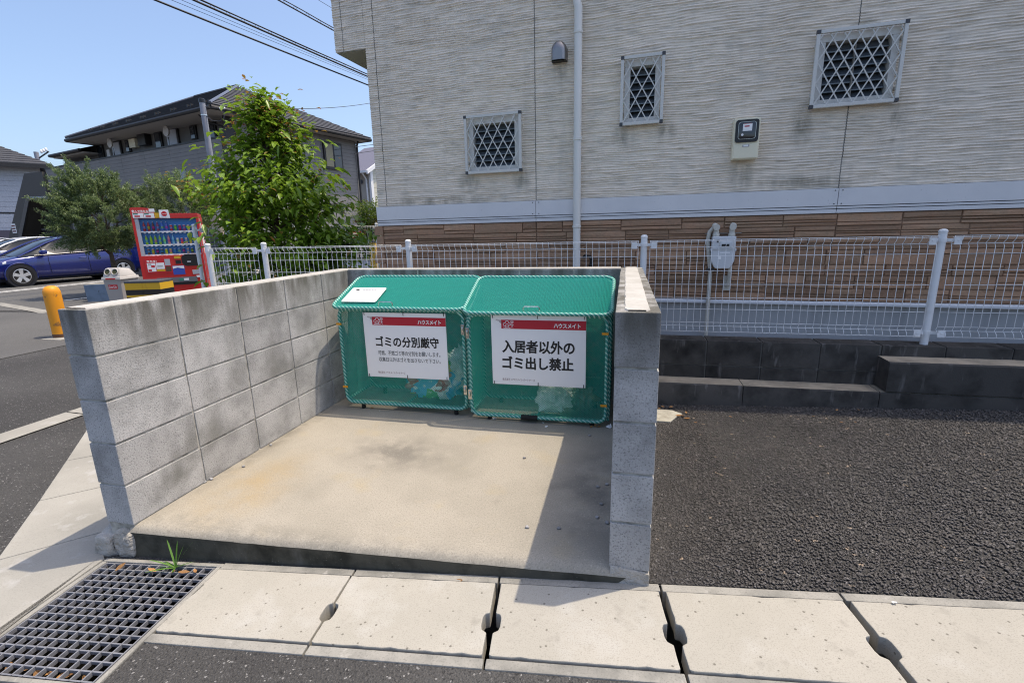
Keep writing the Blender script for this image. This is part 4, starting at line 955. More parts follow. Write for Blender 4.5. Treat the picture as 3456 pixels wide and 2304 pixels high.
link('bag_side', lump_mesh('bag_side', .12, .10, .095, 12, mat('dark_clear_bag', (.16,.20,.16), .25, spec=.7, coord='obj', layers=[dict(scale=14, lo=.5, hi=.65, col=(.25,.17,.08), amt=.7), dict(scale=30, lo=.62, hi=.7, col=(.6,.66,.6), amt=.7)]), 1.2), b2, (.19, .05, .09))

# ------------------------------------------------------------------ litter
def scrap_mesh(name, sx, sy, mt, seed, lift=.35):
    rg = random.Random(seed); mb = MB(); n = 4
    pts = [[(sx*(i/n-.5)+rg.uniform(-.12, .12)*sx, sy*(j/n-.5)+rg.uniform(-.12, .12)*sy, abs(rg.gauss(0, lift))*min(sx, sy)*.5+.0015) for j in range(n+1)] for i in range(n+1)]
    mb.add([p for r in pts for p in r], [(i*(n+1)+j, (i+1)*(n+1)+j, (i+1)*(n+1)+j+1, i*(n+1)+j+1) for i in range(n) for j in range(n)])
    return mb.mesh(name, mt)
def leaf_mesh(name, ln, wd, mt, curl=.3):
    mb = MB(); n = 5; pts = []
    for i in range(n+1):
        t = i/n; h = wd/2*math.sin(math.pi*min(max(t, .03), .97))**.8; z = curl*ln*(t-.5)**2+.002
        pts.append([(ln*(t-.5), -h, z+h*.5), (ln*(t-.5), 0, z), (ln*(t-.5), h, z+h*.6)])
    mb.add([p for r in pts for p in r], [(i*3+j, (i+1)*3+j, (i+1)*3+j+1, i*3+j+1) for i in range(n) for j in range(2)])
    return mb.mesh(name, mt, smooth=True)
z3 = lambda x, y: (1080+x*.4422, 880+y*.4422)
for i, (px, sz, lb) in enumerate(((z3(1332, 1207), .028, 'white paper scrap just below the seam between the two bins'), (z3(1726, 1267), .022, 'white paper scrap in front of the right bin\'s black grip'), (z3(2206, 1272), .036, 'crumpled white paper in the corner by the right wall'), (z3(456, 1146), .010, 'tiny white scrap under the left bin\'s left half'), (z3(1705, 1238), .016, 'grey scrap under the right bin near its black grip'))):
    p = onz(*px, .001); o = link('paper_scrap', scrap_mesh('paper_scrap', sz, sz*.75, M['paper'], i, .5), None, tuple(p), (0, 0, i*1.3)); tag(o, lb, 'paper', 'paper scraps on the slab')
pm = [lump_mesh('pebble', .011, .009, .006, s, M['pebble'], .8, 2) for s in (1, 2, 3)]
spots = [(2095, 1570), (2110, 1601), (2017, 1642), (2049, 1634), (2016, 1745), (2050, 1763), (2030, 1700), (1990, 1470), (1779, 1778), (1886, 1782), (1770, 1545)]
z4 = lambda x, y: (180+x*0.6506, 880+y*0.6506)
spots += [z4(787, 1147), z4(820, 1132), z4(1018, 994), z4(987, 1066), z4(1128, 955)]
ORD = ['first', 'second', 'third', 'fourth', 'fifth', 'sixth', 'seventh', 'eighth', 'ninth', 'tenth', 'eleventh', 'twelfth']
def rank(q, grp, key): return ORD[sorted(grp, key=key).index(q)]
rightp, leftp = spots[:11], spots[11:]
for i, px in enumerate(spots):
    p = onz(*px, .003); o = link('pebble', pm[i % 3], None, (p[0], p[1], .005), (0, 0, i)); tag(o, ('%s nearest stone chip on the right half of the slab' % rank(px, rightp, lambda q: -q[1])) if px in rightp else ('%s nearest stone chip at the foot of the left wall' % rank(px, leftp, lambda q: -q[1])), 'pebble', 'stone chips on the slab')
lm = leaf_mesh('dry_leaf', .05, .022, M['dry']); lm2 = leaf_mesh('dry_leaf', .03, .016, M['dry'], .6)
def leaf(px, z, me, lb, sc=1., r=0., grp='dry leaves'):
    p = onz(*px, z); o = link('dry_leaf', me, None, tuple(p), (random.uniform(-.3, .3), random.uniform(-.3, .3), r)); o.scale = (sc, sc, sc); tag(o, lb, 'leaf', grp); return o
z6 = lambda x, y: (1000+x*.5272, 1780+y*.5272)
leaf(z6(1037, 345), -.088, lm, 'single orange-brown leaf on the kerb below the slab', .8, .15)
Q = ((398, 1126), (2070, 1268), (2100, 1262), (2130, 1268))
for i, q in enumerate(Q):
    leaf(z3(*q), .003, lm2, '%s brown leaf from the left at the foot of the netted bins' % ORD[i], .9, i*1.1, 'brown leaves by the bins')
z8 = lambda x, y: (2120+x*.568, 700+y*.568)
Q = ((205, 1185), (255, 1187), (345, 1220), (350, 1255), (400, 1280), (325, 1240), (185, 1195), (300, 1238))
for i, q in enumerate(Q):
    p = onz(*z8(*q), G(2.5, 2.1)+.012); leaf(z8(*q), G(2.5, 2.1)+.016, lm if i % 2 else lm2, '%s dry leaf from the left beside the concrete patch behind the right wall' % rank(q, Q, lambda t: t[0]), .9, i*.9, 'leaves behind the right wall')
Q = ((1265, 1278), (1350, 1277), (1100, 1243), (1370, 1205), (1240, 1205), (607, 1245))
for i, q in enumerate(Q):
    leaf(z8(*q), G(3.6, 1.9)+.022, lm2, '%s tiny dry leaf from the left on the asphalt below the stepped kerb' % rank(q, Q, lambda t: t[0]), .8, i*1.7, 'leaves on the asphalt')
z5 = lambda x, y: (x*.5102, 1640+y*.5102)
Q = ((1005, 560), (1150, 570), (1215, 572), (1290, 565), (800, 535))
for i, q in enumerate(Q):
    leaf(z5(*q), G(.3, -.05)+.014, lm2 if i % 2 else lm, '%s curled leaf from the left on the far edge of the grate' % rank(q, Q, lambda t: t[0]), .85, i*1.9, 'leaves on the grate')
Q = ((170, 1215), (60, 1205), (330, 1240), (450, 1255), (560, 1275), (250, 1235), (400, 1262), (120, 950))
for i, q in enumerate(Q):
    leaf(z5(*q), G(.3, -.5)-.06, lm if i % 2 else lm2, '%s leaf from the left fallen between the near bars of the grate' % rank(q, Q, lambda t: t[0]), .9, i*2.3, 'leaves caught in the grate')
for i, q in enumerate(((2195, 1967), (2180, 2010))):
    p = onz(*z5(0, 0), 0) if False else onz(2112+i*900, 1948+i*120, -.05)
    o = link('paper_scrap', scrap_mesh('paper_scrap', .014, .009, M['paper'], 20+i), None, (p[0], p[1], G(p[0], p[1])+.016)); tag(o, ('small white chip at the foot of the right wall\'s end', 'small white chip on the coarse asphalt in the foreground')[i], 'paper', None)
# weed growing by the grate
wp = onz(*z5(1165, 545), G(.25, .01)); wd = thing('weed', 'tuft of green grass blades growing at the back edge of the grate', 'plant', tuple(wp))
for k, (az, ln, lean) in enumerate(((100, .12, .25), (150, .13, .55), (35, .13, .5), (60, .10, .35), (200, .10, .9), (340, .10, .8), (270, .08, .7), (230, .09, 1.1), (310, .07, 1.0), (20, .07, 1.1), (170, .06, 1.2))):
    mb = MB(); n = 6; pts = []
    for i in range(n+1):
        t = i/n; rr_ = ln*(math.sin(lean)*t+.25*lean*t*t); z = ln*math.cos(lean)*t-.12*ln*t*t*lean+.004; h = .0055*(1-t)**.6*(.5+t)
        c, s = math.cos(R(az)), math.sin(R(az)); pts.append([(c*rr_-s*h, s*rr_+c*h, z), (c*rr_+s*h, s*rr_-c*h, z+.001)])
    mb.add([p for r in pts for p in r], [(i*2, i*2+1, i*2+3, i*2+2) for i in range(n)]); mb.build('blade', M['grass'], wd, smooth=True)

# ------------------------------------------------------------------ street things on the left
M['bollard'] = mat('bollard_paint', (.78,.30,.02), .5, spec=.4, layers=[dict(scale=7, lo=.62, hi=.68, col=(.20,.11,.05), amt=.8, detail=6), dict(scale=3, lo=.5, hi=.75, col=(.62,.24,.02), amt=.6)])
M['rust'] = flat('rusty_base', (.12,.06,.035), .9)
bx, by = -5.847, 3.70
bo = thing('bollard', 'scuffed orange steel bollard standing left of the block wall', 'bollard', (bx, by, G(bx, by)))
mb = MB(); mb.lathe([(.100, .05), (.100, .64), (.097, .675), (.085, .71), (.065, .735), (.035, .748), (.005, .751)], 28); mb.build('post', M['bollard'], bo, smooth=True)
mb = MB(); mb.lathe([(.101, -.02), (.1015, .058)], 28); mb.build('rusty_band', M['rust'], bo, smooth=True)
mb = MB(); mb.box(-.2, .25, -.2, .2, -.02, .008); mb.build('footing', M['pave'], bo)

M['yel'] = mat('yellow_paint', (.70,.40,.02), .5, layers=[dict(scale=9, lo=.55, hi=.72, col=(.50,.28,.03), amt=.6)])
M['guardtop'] = flat('dark_grey_paint', (.06,.065,.075), .55)
gb = thing('striped_guard', 'yellow and black banded guard block beside the recycling bins', 'guard block', (-5.96, 4.86, G(-5.9, 4.9)), math.atan2(.134, .517))
for x0, x1 in ((-.02, .268), (.272, .56)):
    for z0, z1, mt in ((0, .14, 'black'), (.14, .28, 'yel'), (.28, .42, 'black'), (.42, .455, 'yel'), (.455, .545, 'black'), (.545, .655, 'yel')):
        mb = MB(); mb.box(x0, x1, 0, .34, z0, z1); mb.build('band', M[mt], gb)
    mb = MB(); mb.prism([(-.006, .655), (.346, .655), (.346, .69), (.0, .69), (-.006, .68)], x0-.003, x1+.001, 'x'); mb.build('top_pad', M['guardtop'], gb, bevel=.004)
M['bluep'] = mat('worn_blue_paint', (.13,.19,.27), .7, layers=[dict(scale=8, lo=.45, hi=.7, col=(.10,.15,.21)), dict(scale=14, lo=.66, hi=.72, col=(.03,.03,.03))])
bb = thing('concrete_block', 'worn blue-grey painted concrete block left of the recycling bin', 'block', (-8.94, 6.334, G(-8.9, 6.3)), R(30))
mb = MB(); mb.prism([(0, 0), (.7, 0), (.7, .36), (-.02, .37)], 0, .3, 'y'); mb.build('block', M['bluep'], bb, bevel=.01)
mb = MB(); mb.box(-.015, .7, .002, .298, .364, .374); mb.build('top_face', M['pave'], bb)

M['binlid'] = flat('recycling_lid', (.50,.47,.44), .5); M['binbody'] = flat('recycling_body', (.36,.33,.31), .55); M['cred'] = flat('drink_red', (.62,.015,.02), .4)
def recycling(label, loc, rz):
    r_ = thing('recycling_bin', label, 'bin', loc, rz, 'recycling bins by the vending machine')
    mb = MB(); mb.hexa([(-.11, -.17, 0), (.11, -.17, 0), (.11, .17, 0), (-.11, .17, 0), (-.155, -.2, .67), (.155, -.2, .67), (.155, .2, .67), (-.155, .2, .67)]); mb.build('body', M['binbody'], r_, bevel=.015)
    mb = MB(); mb.hexa([(-.175, -.22, .66), (.175, -.22, .66), (.175, .22, .66), (-.175, .22, .66), (-.165, -.21, .71), (.165, -.21, .71), (.165, .21, .71), (-.165, .21, .71)]); mb.build('rim', M['binlid'], r_, bevel=.01)
    mb = MB(); mb.hexa([(-.16, -.20, .705), (.16, -.20, .705), (.16, .2, .705), (-.16, .2, .705), (-.13, -.14, .865), (.13, -.14, .865), (.10, .12, .84), (-.10, .12, .84)]); mb.build('lid', M['binlid'], r_, bevel=.03, smooth=True)
    for sx in (-.066, .066):
        n = Vector((0, -.93, .36)).normalized(); c = Vector((sx, -.172, .795)); u = Vector((1, 0, 0)); v = n.cross(u)
        ring = lambda rad, off: [c+n*off+(u*math.cos(2*math.pi*k/20)+v*math.sin(2*math.pi*k/20))*rad for k in range(20)]
        mb = MB(); mb.tube(ring(.052, .006), .008, 6, closed=True); h_o = mb.build('hole_ring', M['binlid'], r_, smooth=True)
        mb = MB(); mb.add(ring(.05, .004), [tuple(range(20))]); mb.build('hole', flat('bin_hole', (.05,.055,.02), .8) if 'bin_hole' not in bpy.data.materials else bpy.data.materials['bin_hole'], r_)
    mb = MB(); mb.box(-.085, .085, -.2235, -.2215, .668, .690); mb.build('lid_label', M['cred'], r_)
    mb = MB(); mb.hexa([(-.075, -.1965, .50), (.075, -.1965, .50), (.075, -.19, .50), (-.075, -.19, .50), (-.08, -.2015, .575), (.08, -.2015, .575), (.08, -.195, .575), (-.08, -.195, .575)]); lb = mb.build('label', M['cred'], r_)
    lettering('lettering', 'Coca-Cola', M['white'], lb, -.066, .066, .518, .558, -.2025, bold=.01, shear=.25)
    return r_
recycling('grey recycling bin with two round holes and a red label', (-6.60, 5.30, G(-6.6, 5.3)), R(12))
recycling('reddish-grey recycling bin glimpsed through the mesh fence under the tree', (-4.1, 5.6, G(-4.1, 5.6)), R(25))

# ------------------------------------------------------------------ vending machine
M['vred'] = mat('vending_red', (.60,.018,.015), .35, spec=.5, coat=.3)
M['vglass'] = flat('case_backing', (.03,.20,.52), .4)
M['vgrey'] = flat('case_grey', (.45,.47,.50), .4)
vm = thing('vending_machine', 'tall red drinks vending machine with three rows of bottles and cans', 'vending machine', (-8.04, 6.89, G(-7.6, 7.2)), R(39.6))
mb = MB(); mb.box(0, 1.2, .10, .72, .0, 1.83); mb.build('cabinet', M['vred'], vm, bevel=.015)
for x0, x1, z0, z1 in ((0, 1.2, 1.725, 1.83), (0, 1.2, .02, .935), (0, .045, .935, 1.725), (1.155, 1.2, .935, 1.725)):
    mb = MB(); mb.box(x0, x1, 0, .098, z0, z1); mb.build('door_panel', M['vred'], vm, bevel=.006)
mb = MB(); mb.box(.047, 1.153, .090, .097, .937, 1.723); dc = mb.build('display_case', M['vglass'], vm)
mb = MB(); mb.box(.047, .115, .012, .088, .937, 1.722); mb.build('case_side', M['vgrey'], vm)
cols = [(.35,.02,.02), (.30,.02,.02), (.10,.03,.02), (.25,.05,.12), (.03,.12,.45), (.06,.12,.4), (.55,.02,.02), (.03,.3,.08), (.3,.02,.05), (.35,.05,.15), (.6,.45,.25), (.6,.3,.04),
        (.2,.4,.03), (.2,.4,.03), (.2,.4,.03), (.22,.42,.04), (.1,.45,.3), (.5,.2,.2), (.15,.4,.55), (.6,.6,.6), (.5,.08,.03), (.5,.3,.3), (.45,.3,.05), (.5,.55,.15),
        (.12,.05,.02), (.35,.18,.04), (.03,.03,.03), (.04,.03,.03), (.45,.4,.05), (.45,.38,.06), (.03,.12,.3), (.03,.15,.32), (.05,.05,.08), (.3,.2,.15), (.05,.04,.04), (.15,.2,.45)]
dm = {}
bot = MB(); bot.lathe([(.026, 0), (.028, .01), (.028, .045), (.0282, .046), (.0282, .10), (.028, .101), (.028, .12), (.022, .145), (.012, .165), (.012, .18), (.013, .182), (.013, .195), (.0, .196)], 10)
can = MB(); can.lathe([(.024, 0), (.028, .008), (.028, .04), (.0281, .041), (.0281, .09), (.028, .091), (.028, .118), (.025, .128), (.0, .129)], 10)
for B_, lab, top in ((bot, (3,), (9, 10, 11)), (can, (3,), (6, 7))):
    B_.mi = [1 if k//10 in lab else 2 if k//10 in top else 0 for k in range(len(B_.f))]
for r_, zz in enumerate((1.452, 1.172, .958)):
    for k in range(12):
        c = cols[r_*12+k]; tall = (r_ == 0 and k < 6) or (r_ == 1 and k < 7)
        mt = dm.setdefault(c, flat('drink_%d' % len(dm), c, .3)); me = (bot if tall else can).mesh('drink_bottle' if tall else 'drink_can', [mt, flat('drink_label', tuple(.45*v+.28*((k*7+r_*3+i)%3)/2 for i, v in enumerate(c)), .4), M['vgrey']], smooth=True)
        o = link('drink_bottle' if tall else 'drink_can', me, dc, (.185+k*.080, .055, zz+.012)); o.scale = (.86, .86, .98 if r_ < 2 else .9)
        mb = MB(); mb.box(-.020, .020, -.004, .0, -.022, .006); o2 = mb.build('price_tag', M['white'] if k % 3 else M['vgrey'], dc, loc=(.185+k*.080, .018, zz-.002))
    mb = MB(); mb.box(.118, 1.152, .020, .088, zz-.018, zz+.006); mb.build('shelf', M['white'], vm)
    for k in range(12):
        mb = MB(); mb.box(.165+k*.08, .205+k*.08, .0125, .019, zz-.042, zz-.026); mb.build('select_button', M['black'] if False else M['vgrey'], vm)
mb = MB(); mb.prism([(x+.94, z+.82) for x, z in rrect(.36, .26, .10, 5)], -.006, -.0005, 'y'); mb.build('coin_panel', M['black'], vm)
mb = MB(); mb.box(.86, .93, -.009, -.0065, .77, .80); mb.build('coin_window', M['vgrey'], vm)
mb = MB(); mb.box(.09, .56, -.006, -.0005, .56, .885); po = mb.build('poster', M['cred'], vm)
lettering('lettering', '当たる!', M['white'], po, .125, .30, .80, .845, -.0075, bold=.03)
for x0, x1, z0, z1, mt in ((.12, .27, .60, .785, 'white'), (.28, .43, .65, .785, 'white'), (.28, .43, .60, .645, 'yel'), (.445, .545, .72, .86, 'vgrey'), (.445, .545, .59, .70, 'rust')):
    mb = MB(); mb.box(x0, x1, -.0085, -.0065, z0, z1); mb.build('poster_panel', M[mt], po)
for x0, x1, z0, z1, mt in ((.14, .20, .74, .775, 'binlid'), (.19, .255, .69, .735, 'cred'), (.13, .19, .61, .65, 'cred'), (.30, .40, .70, .73, 'binlid')):
    mb = MB(); mb.box(x0, x1, -.010, -.0088, z0, z1); mb.build('poster_picture', M[mt], po)
mb = MB(); mb.box(.63, .75, -.004, -.0005, .86, .915); mb.build('yellow_label', M['yel'], vm)
mb = MB(); mb.box(.645, .745, -.005, -.0005, .745, .825); mb.build('reader', M['black'], vm)
mb = MB(); mb.box(.57, .79, -.004, -.0005, .51, .705); ad = mb.build('blue_notice', flat('blue_print', (.03,.08,.42), .5), vm)
mb = MB(); mb.prism([(.575, .64), (.66, .665), (.785, .635), (.785, .70), (.575, .70)], -.0055, -.0045, 'y'); mb.build('notice_band', M['white'], ad)
mb = MB(); mb.box(.93, 1.09, -.004, -.0005, .505, .60); mb.build('maker_plate', M['vgrey'], vm)
mb = MB(); mb.box(.99, 1.13, -.004, -.0005, .43, .475); mb.build('white_label', M['white'], vm)
mb = MB(); mb.box(.25, 1.0, -.012, -.0005, .345, .455); sl_ = mb.build('takeout_flap', flat('flap_grey', (.16,.16,.17), .4), vm)
mb = MB(); mb.box(.25, 1.0, -.008, -.0005, .285, .343); mb.build('takeout_slot', M['black'], vm)
mb = MB(); mb.box(.66, .74, -.0145, -.0125, .375, .425); mb.build('green_sticker', flat('green_print', (.02,.25,.16), .5), sl_)
mb = MB(); mb.box(.745, .84, -.0145, -.0125, .375, .425); mb.build('white_sticker', M['white'], sl_)
mb = MB(); mb.prism([(0, 1.825), (.42, 1.825), (.42, 1.91), (.34, 1.935), (.2, 1.955), (.03, 1.95), (.0, 1.93)], .0, .02, 'y'); tp = mb.build('topper', M['vred'], vm)
lettering('lettering', '飲んで当たる!', M['white'], tp, .03, .33, 1.845, 1.90, -.001, bold=.02)
for x0, x1, z0, z1, mt in ((.035, .22, 1.735, 1.838, 'white'), (.228, .41, 1.735, 1.838, 'white'), (.418, .51, 1.735, 1.84, 'yel'), (.33, .43, 1.86, 1.925, 'white')):
    mb = MB(); mb.box(x0, x1, -.006, -.002, z0, z1); sg_ = mb.build('price_card', M[mt], vm)
    if mt == 'white' and z0 < 1.8:
        mb = MB(); mb.box(x0+.03, x1-.06, -.0075, -.0065, z0+.02, z0+.05); mb.build('card_picture', M['cred'], sg_); mb = MB(); mb.box(x0+.01, x1-.09, -.0075, -.0065, z1-.03, z1-.008); mb.build('card_heading', flat('green_dark', (.03,.18,.12), .5) if 'green_dark' not in bpy.data.materials else bpy.data.materials['green_dark'], sg_)
mb = MB(); mb.add([(.50, -.012, 1.735), (.69, -.010, 1.73), (.675, -.012, 1.905), (.505, -.010, 1.90)], [(0, 1, 2, 3)]); fl = mb.build('flag_card', M['white'], vm)
mb = MB(); mb.lathe([(.052, -.015), (.052, -.0125)], 24, (.593, 0, 1.82), axis='y'); fd = mb.build('flag_disc', M['cred'], fl)
lettering('lettering', 'Coca-Cola', M['white'], fd, .55, .636, 1.809, 1.831, -.0155, bold=.01, shear=.25)
mb = MB()
for k, (y0, z0, y1, z1, y2, z2) in enumerate(((.25, 1.72, .30, 1.3, .22, .95), (.33, 1.65, .42, 1.25, .36, .9), (.40, 1.58, .36, 1.2, .45, 1.0), (.28, 1.5, .45, 1.35, .55, 1.15), (.3, 1.15, .42, 1.05, .52, .95))):
    pts = [((1-t)**2*y0+2*t*(1-t)*y1+t*t*y2, (1-t)**2*z0+2*t*(1-t)*z1+t*t*z2) for t in [i/8 for i in range(9)]]
    mb.tube([(1.2015, a, b) for a, b in pts], [.002+.010*math.sin(math.pi*i/8) for i in range(9)], 4)
mb.build('side_script', M['white'], vm); mb = MB()

# ------------------------------------------------------------------ cars
M['tyre'] = flat('tyre_rubber', (.018,.018,.019), .85, spec=.2); M['rim'] = flat('alloy_wheel', (.60,.61,.63), .3, metal=.6)
M['cglass'] = flat('car_glass', (.012,.016,.020), .06, spec=.35); M['lamp'] = flat('headlamp', (.72,.75,.78), .12, spec=.8); M['shut'] = flat('panel_gap', (.005,.006,.012), .7)
def car(label, loc, rz, paint, prof=0):
    c = thing('parked_car', label, 'car', loc, rz, 'cars in the car park')
    st = [(-2.23, .42, .92, .60), (-2.18, .33, 1.02, .72), (-2.02, .25, 1.06, .81), (-1.6, .21, 1.03, .865), (-1.0, .20, .99, .872), (-.3, .20, .955, .872), (.4, .20, .925, .872), (1.0, .20, .895, .868), (1.4, .21, .845, .858), (1.75, .22, .775, .83), (2.0, .25, .70, .765), (2.15, .29, .61, .66), (2.23, .34, .50, .50)]
    rings = []
    for x, zb, zt, hw in st:
        half = [(0, zb), (hw*.80, zb), (hw*.95, zb+.07), (hw*.985, zb+.20*(zt-zb)), (hw, zb+.5*(zt-zb)), (hw*.99, zb+.72*(zt-zb)), (hw*.975, zt-.085*(zt-zb)), (hw*.93, zt-.01), (hw*.62, zt+.018), (0, zt+.03)]
        ring = [(x, y, z) for y, z in half]+[(x, -y, z) for y, z in half[-2:0:-1]]
        rings.append(ring)
    m_ = len(rings[0]); mb = MB(); mb.add([p for r in rings for p in r], [(i*m_+j, i*m_+(j+1) % m_, (i+1)*m_+(j+1) % m_, (i+1)*m_+j) for i in range(len(rings)-1) for j in range(m_)])
    mb.add(rings[0], [tuple(range(m_))]); mb.add(rings[-1], [tuple(range(m_))[::-1]]); mb.build('body', paint, c, smooth=True, ang=50)
    rf = [(1.28, .895, .80, .70), (.95, 1.06, .83, .67), (.55, 1.27, .845, .62), (.2, 1.405, .85, .595), (-.2, 1.475, .85, .585), (-.6, 1.485, .85, .58), (-1.0, 1.44, .845, .57), (-1.4, 1.345, .83, .555), (-1.8, 1.21, .80, .55), (-2.1, 1.085, .76, .54)]
    bz = lambda x: float(np.interp(x, [s[0] for s in st], [s[2] for s in st]))-.012
    G_ = []; 
    for x, z, hb, ht in rf:
        b0 = min(bz(x), z-.012); G_.append([(x, hb, b0), (x, ht+(hb-ht)*.5*.55, b0+(z-b0)*.55), (x, ht, z-.03), (x, ht*.55, z), (x, 0, z+.008), (x, -ht*.55, z), (x, -ht, z-.03), (x, -(ht+(hb-ht)*.5*.55), b0+(z-b0)*.55), (x, -hb, b0)])
    k_ = 9; mb = MB(); mb.add([p for r in G_ for p in r], [(i*k_+j, i*k_+j+1, (i+1)*k_+j+1, (i+1)*k_+j) for i in range(len(G_)-1) for j in range(k_-1)]); gh = mb.build('windows', M['cglass'], c, smooth=True, ang=60)
    up = lambda p, d=.006: (p[0], p[1]*1.006, p[2]+d)
    mb = MB(); sub = [[up(q) for q in r[2:7]] for r in G_[3:8]]; mb.add([p for r in sub for p in r], [(i*5+j, i*5+j+1, (i+1)*5+j+1, (i+1)*5+j) for i in range(len(sub)-1) for j in range(4)]); mb.build('roof', paint, c, smooth=True)
    for s in (1, -1):
        j = 2 if s > 0 else 6
        mb = MB(); mb.tube([Vector(r[j])+Vector((0, 0, .004)) for r in G_], [.028, .030, .030, .026, .022, .022, .024, .03, .04, .04], 8); mb.build('roof_rail', paint, c, smooth=True)
        jb = 0 if s > 0 else 8
        for x_, tw in ((-.30, .035), (.72, .02)):
            zt_ = float(np.interp(-x_, [-r[0] for r in rf], [r[1] for r in rf]))-.03; ht_ = float(np.interp(-x_, [-r[0] for r in rf], [r[3] for r in rf])); hb_ = float(np.interp(-x_, [-r[0] for r in rf], [r[2] for r in rf]))
            mb = MB(); mb.bar((x_, s*(hb_+.006), bz(x_)+.006), (x_-.03, s*(ht_+.010), zt_), tw*1.4, .02, up=(0, 1, 0)); mb.build('window_pillar', M['shut'], c)
        mb = MB(); mb.tube([(x, s*(hb+.010), bz(x)+.012) for x, z, hb, ht in rf[1:9]], .008, 6); mb.build('belt_trim', M['chrome'], c, smooth=True)
        mb = MB(); mb.prism([(x-.85, z) for x, z in ((0, .93), (.14, .92), (.17, 1.0), (.12, 1.05), (.0, 1.06), (-.03, 1.0))], s*.90, s*1.05, 'y'); mb.v = [(v[0]+1.55, v[1], v[2]) for v in mb.v]; mb.build('wing_mirror', paint, c, bevel=.03, smooth=True)
        for x_ in (-.42, .62):
            mb = MB(); mb.tube([(x_, s*.868, .33), (x_+.015, s*.876, .55), (x_+.02, s*.872, .75), (x_, s*.85, .90)], .004, 5); mb.build('door_gap', M['shut'], c)
        for x_ in (-.25, -1.15):
            mb = MB(); mb.tube([(x_-.1, s*.872, .765), (x_-.08, s*.893, .775), (x_+.08, s*.893, .775), (x_+.1, s*.872, .765)], .012, 6); mb.build('door_handle', paint, c, smooth=True)
        mb = MB(); mb.hexa([(2.12, s*.50, .52), (2.02, s*.735, .56), (1.62, s*.842, .69), (1.66, s*.80, .70), (2.13, s*.49, .58), (2.02, s*.735, .63), (1.60, s*.838, .755), (1.64, s*.78, .775)]); mb.build('headlight', M['lamp'], c, bevel=.01, smooth=True)
        mb = MB(); mb.hexa([(-2.24, s*.45, .80), (-2.17, s*.74, .78), (-2.0, s*.822, .80), (-2.0, s*.75, .80), (-2.20, s*.45, 1.0), (-2.15, s*.72, 1.02), (-1.98, s*.80, 1.03), (-1.98, s*.74, 1.03)]); mb.build('tail_light', M['cred'], c, bevel=.01)
        for x_ in (1.35, -1.35):
            mb = MB(); mb.lathe([(.365, s*.60), (.365, s*.876)], 28, (x_, 0, .325), axis='y'); mb.build('wheel_arch', M['shut'], c)
            mb = MB(); mb.tube([(x_+.372*math.cos(R(a)), s*.872, .325+.372*math.sin(R(a))) for a in range(-15, 196, 15)], .016, 6); mb.build('arch_lip', paint, c, smooth=True)
            wh = bpy.data.objects.new('wheel', None); COL.objects.link(wh); wh.parent = c; wh.location = (x_, s*.78, .312)
            mb = MB(); mb.lathe([(.20, -.10), (.285, -.105), (.312, -.07), (.312, .07), (.285, .105), (.215, .108), (.20, .10)], 32, axis='y'); mb.build('tyre', M['tyre'], wh, smooth=True)
            mb = MB(); mb.lathe([(.212, s*.085), (.212, s*.106), (.196, s*.110), (.19, s*.06)], 32, axis='y'); mb.lathe([(.035, s*.06), (.05, s*.108)], 16, axis='y')
            for q in range(5):
                a = R(72*q+18); ca, sa = math.cos(a), math.sin(a)
                pts = []
                for rr_, hw_, yy in ((.03, .035, s*.10), (.20, .055, s*.108)):
                    pts += [(ca*rr_-sa*hw_, yy, sa*rr_+ca*hw_), (ca*rr_+sa*hw_, yy, sa*rr_-ca*hw_)]
                pts = [pts[0], pts[1], pts[3], pts[2]]; mb.hexa([(p[0], p[1]-s*.03, p[2]) for p in pts]+pts)
            mb.build('rim', M['rim'], wh)
    mb = MB(); mb.box(2.16, 2.20, -.45, .45, .34, .40); mb.build('grille', M['shut'], c)
    mb = MB(); mb.box(-2.248, -2.235, -.16, .16, .62, .74); mb.build('number_plate', M['white'], c)
    mb = MB(); mb.box(-1.9, 1.95, -.7, .7, .16, .30); mb.build('underbody', M['shut'], c)
    return c
M['blue'] = mat('blue_car_paint', (.002,.012,.14), .22, metal=.3, spec=.6, coat=1.); M['wcar'] = mat('white_car_paint', (.72,.74,.76), .25, spec=.5, coat=.8); M['scar'] = mat('silver_car_paint', (.50,.52,.54), .28, metal=.5, coat=.8)
fw, rwl = np.array([-15.5, 9.31]), np.array([-14.95, 11.96]); dirc = (fw-rwl)/np.linalg.norm(fw-rwl); left = np.array([-dirc[1], dirc[0]])
cc = (fw+rwl)/2-left*.86; angc = math.atan2(dirc[1], dirc[0])
car('blue hatchback parked side-on behind the round bush', (cc[0], cc[1], -.03), angc, M['blue'])
car('white car parked just beyond the blue hatchback', (cc[0]-2.5, cc[1]+.5, -.035), angc, M['wcar'])
car('silver-white car second beyond the blue hatchback', (cc[0]-5.0, cc[1]+.7, -.035), angc, M['scar'])

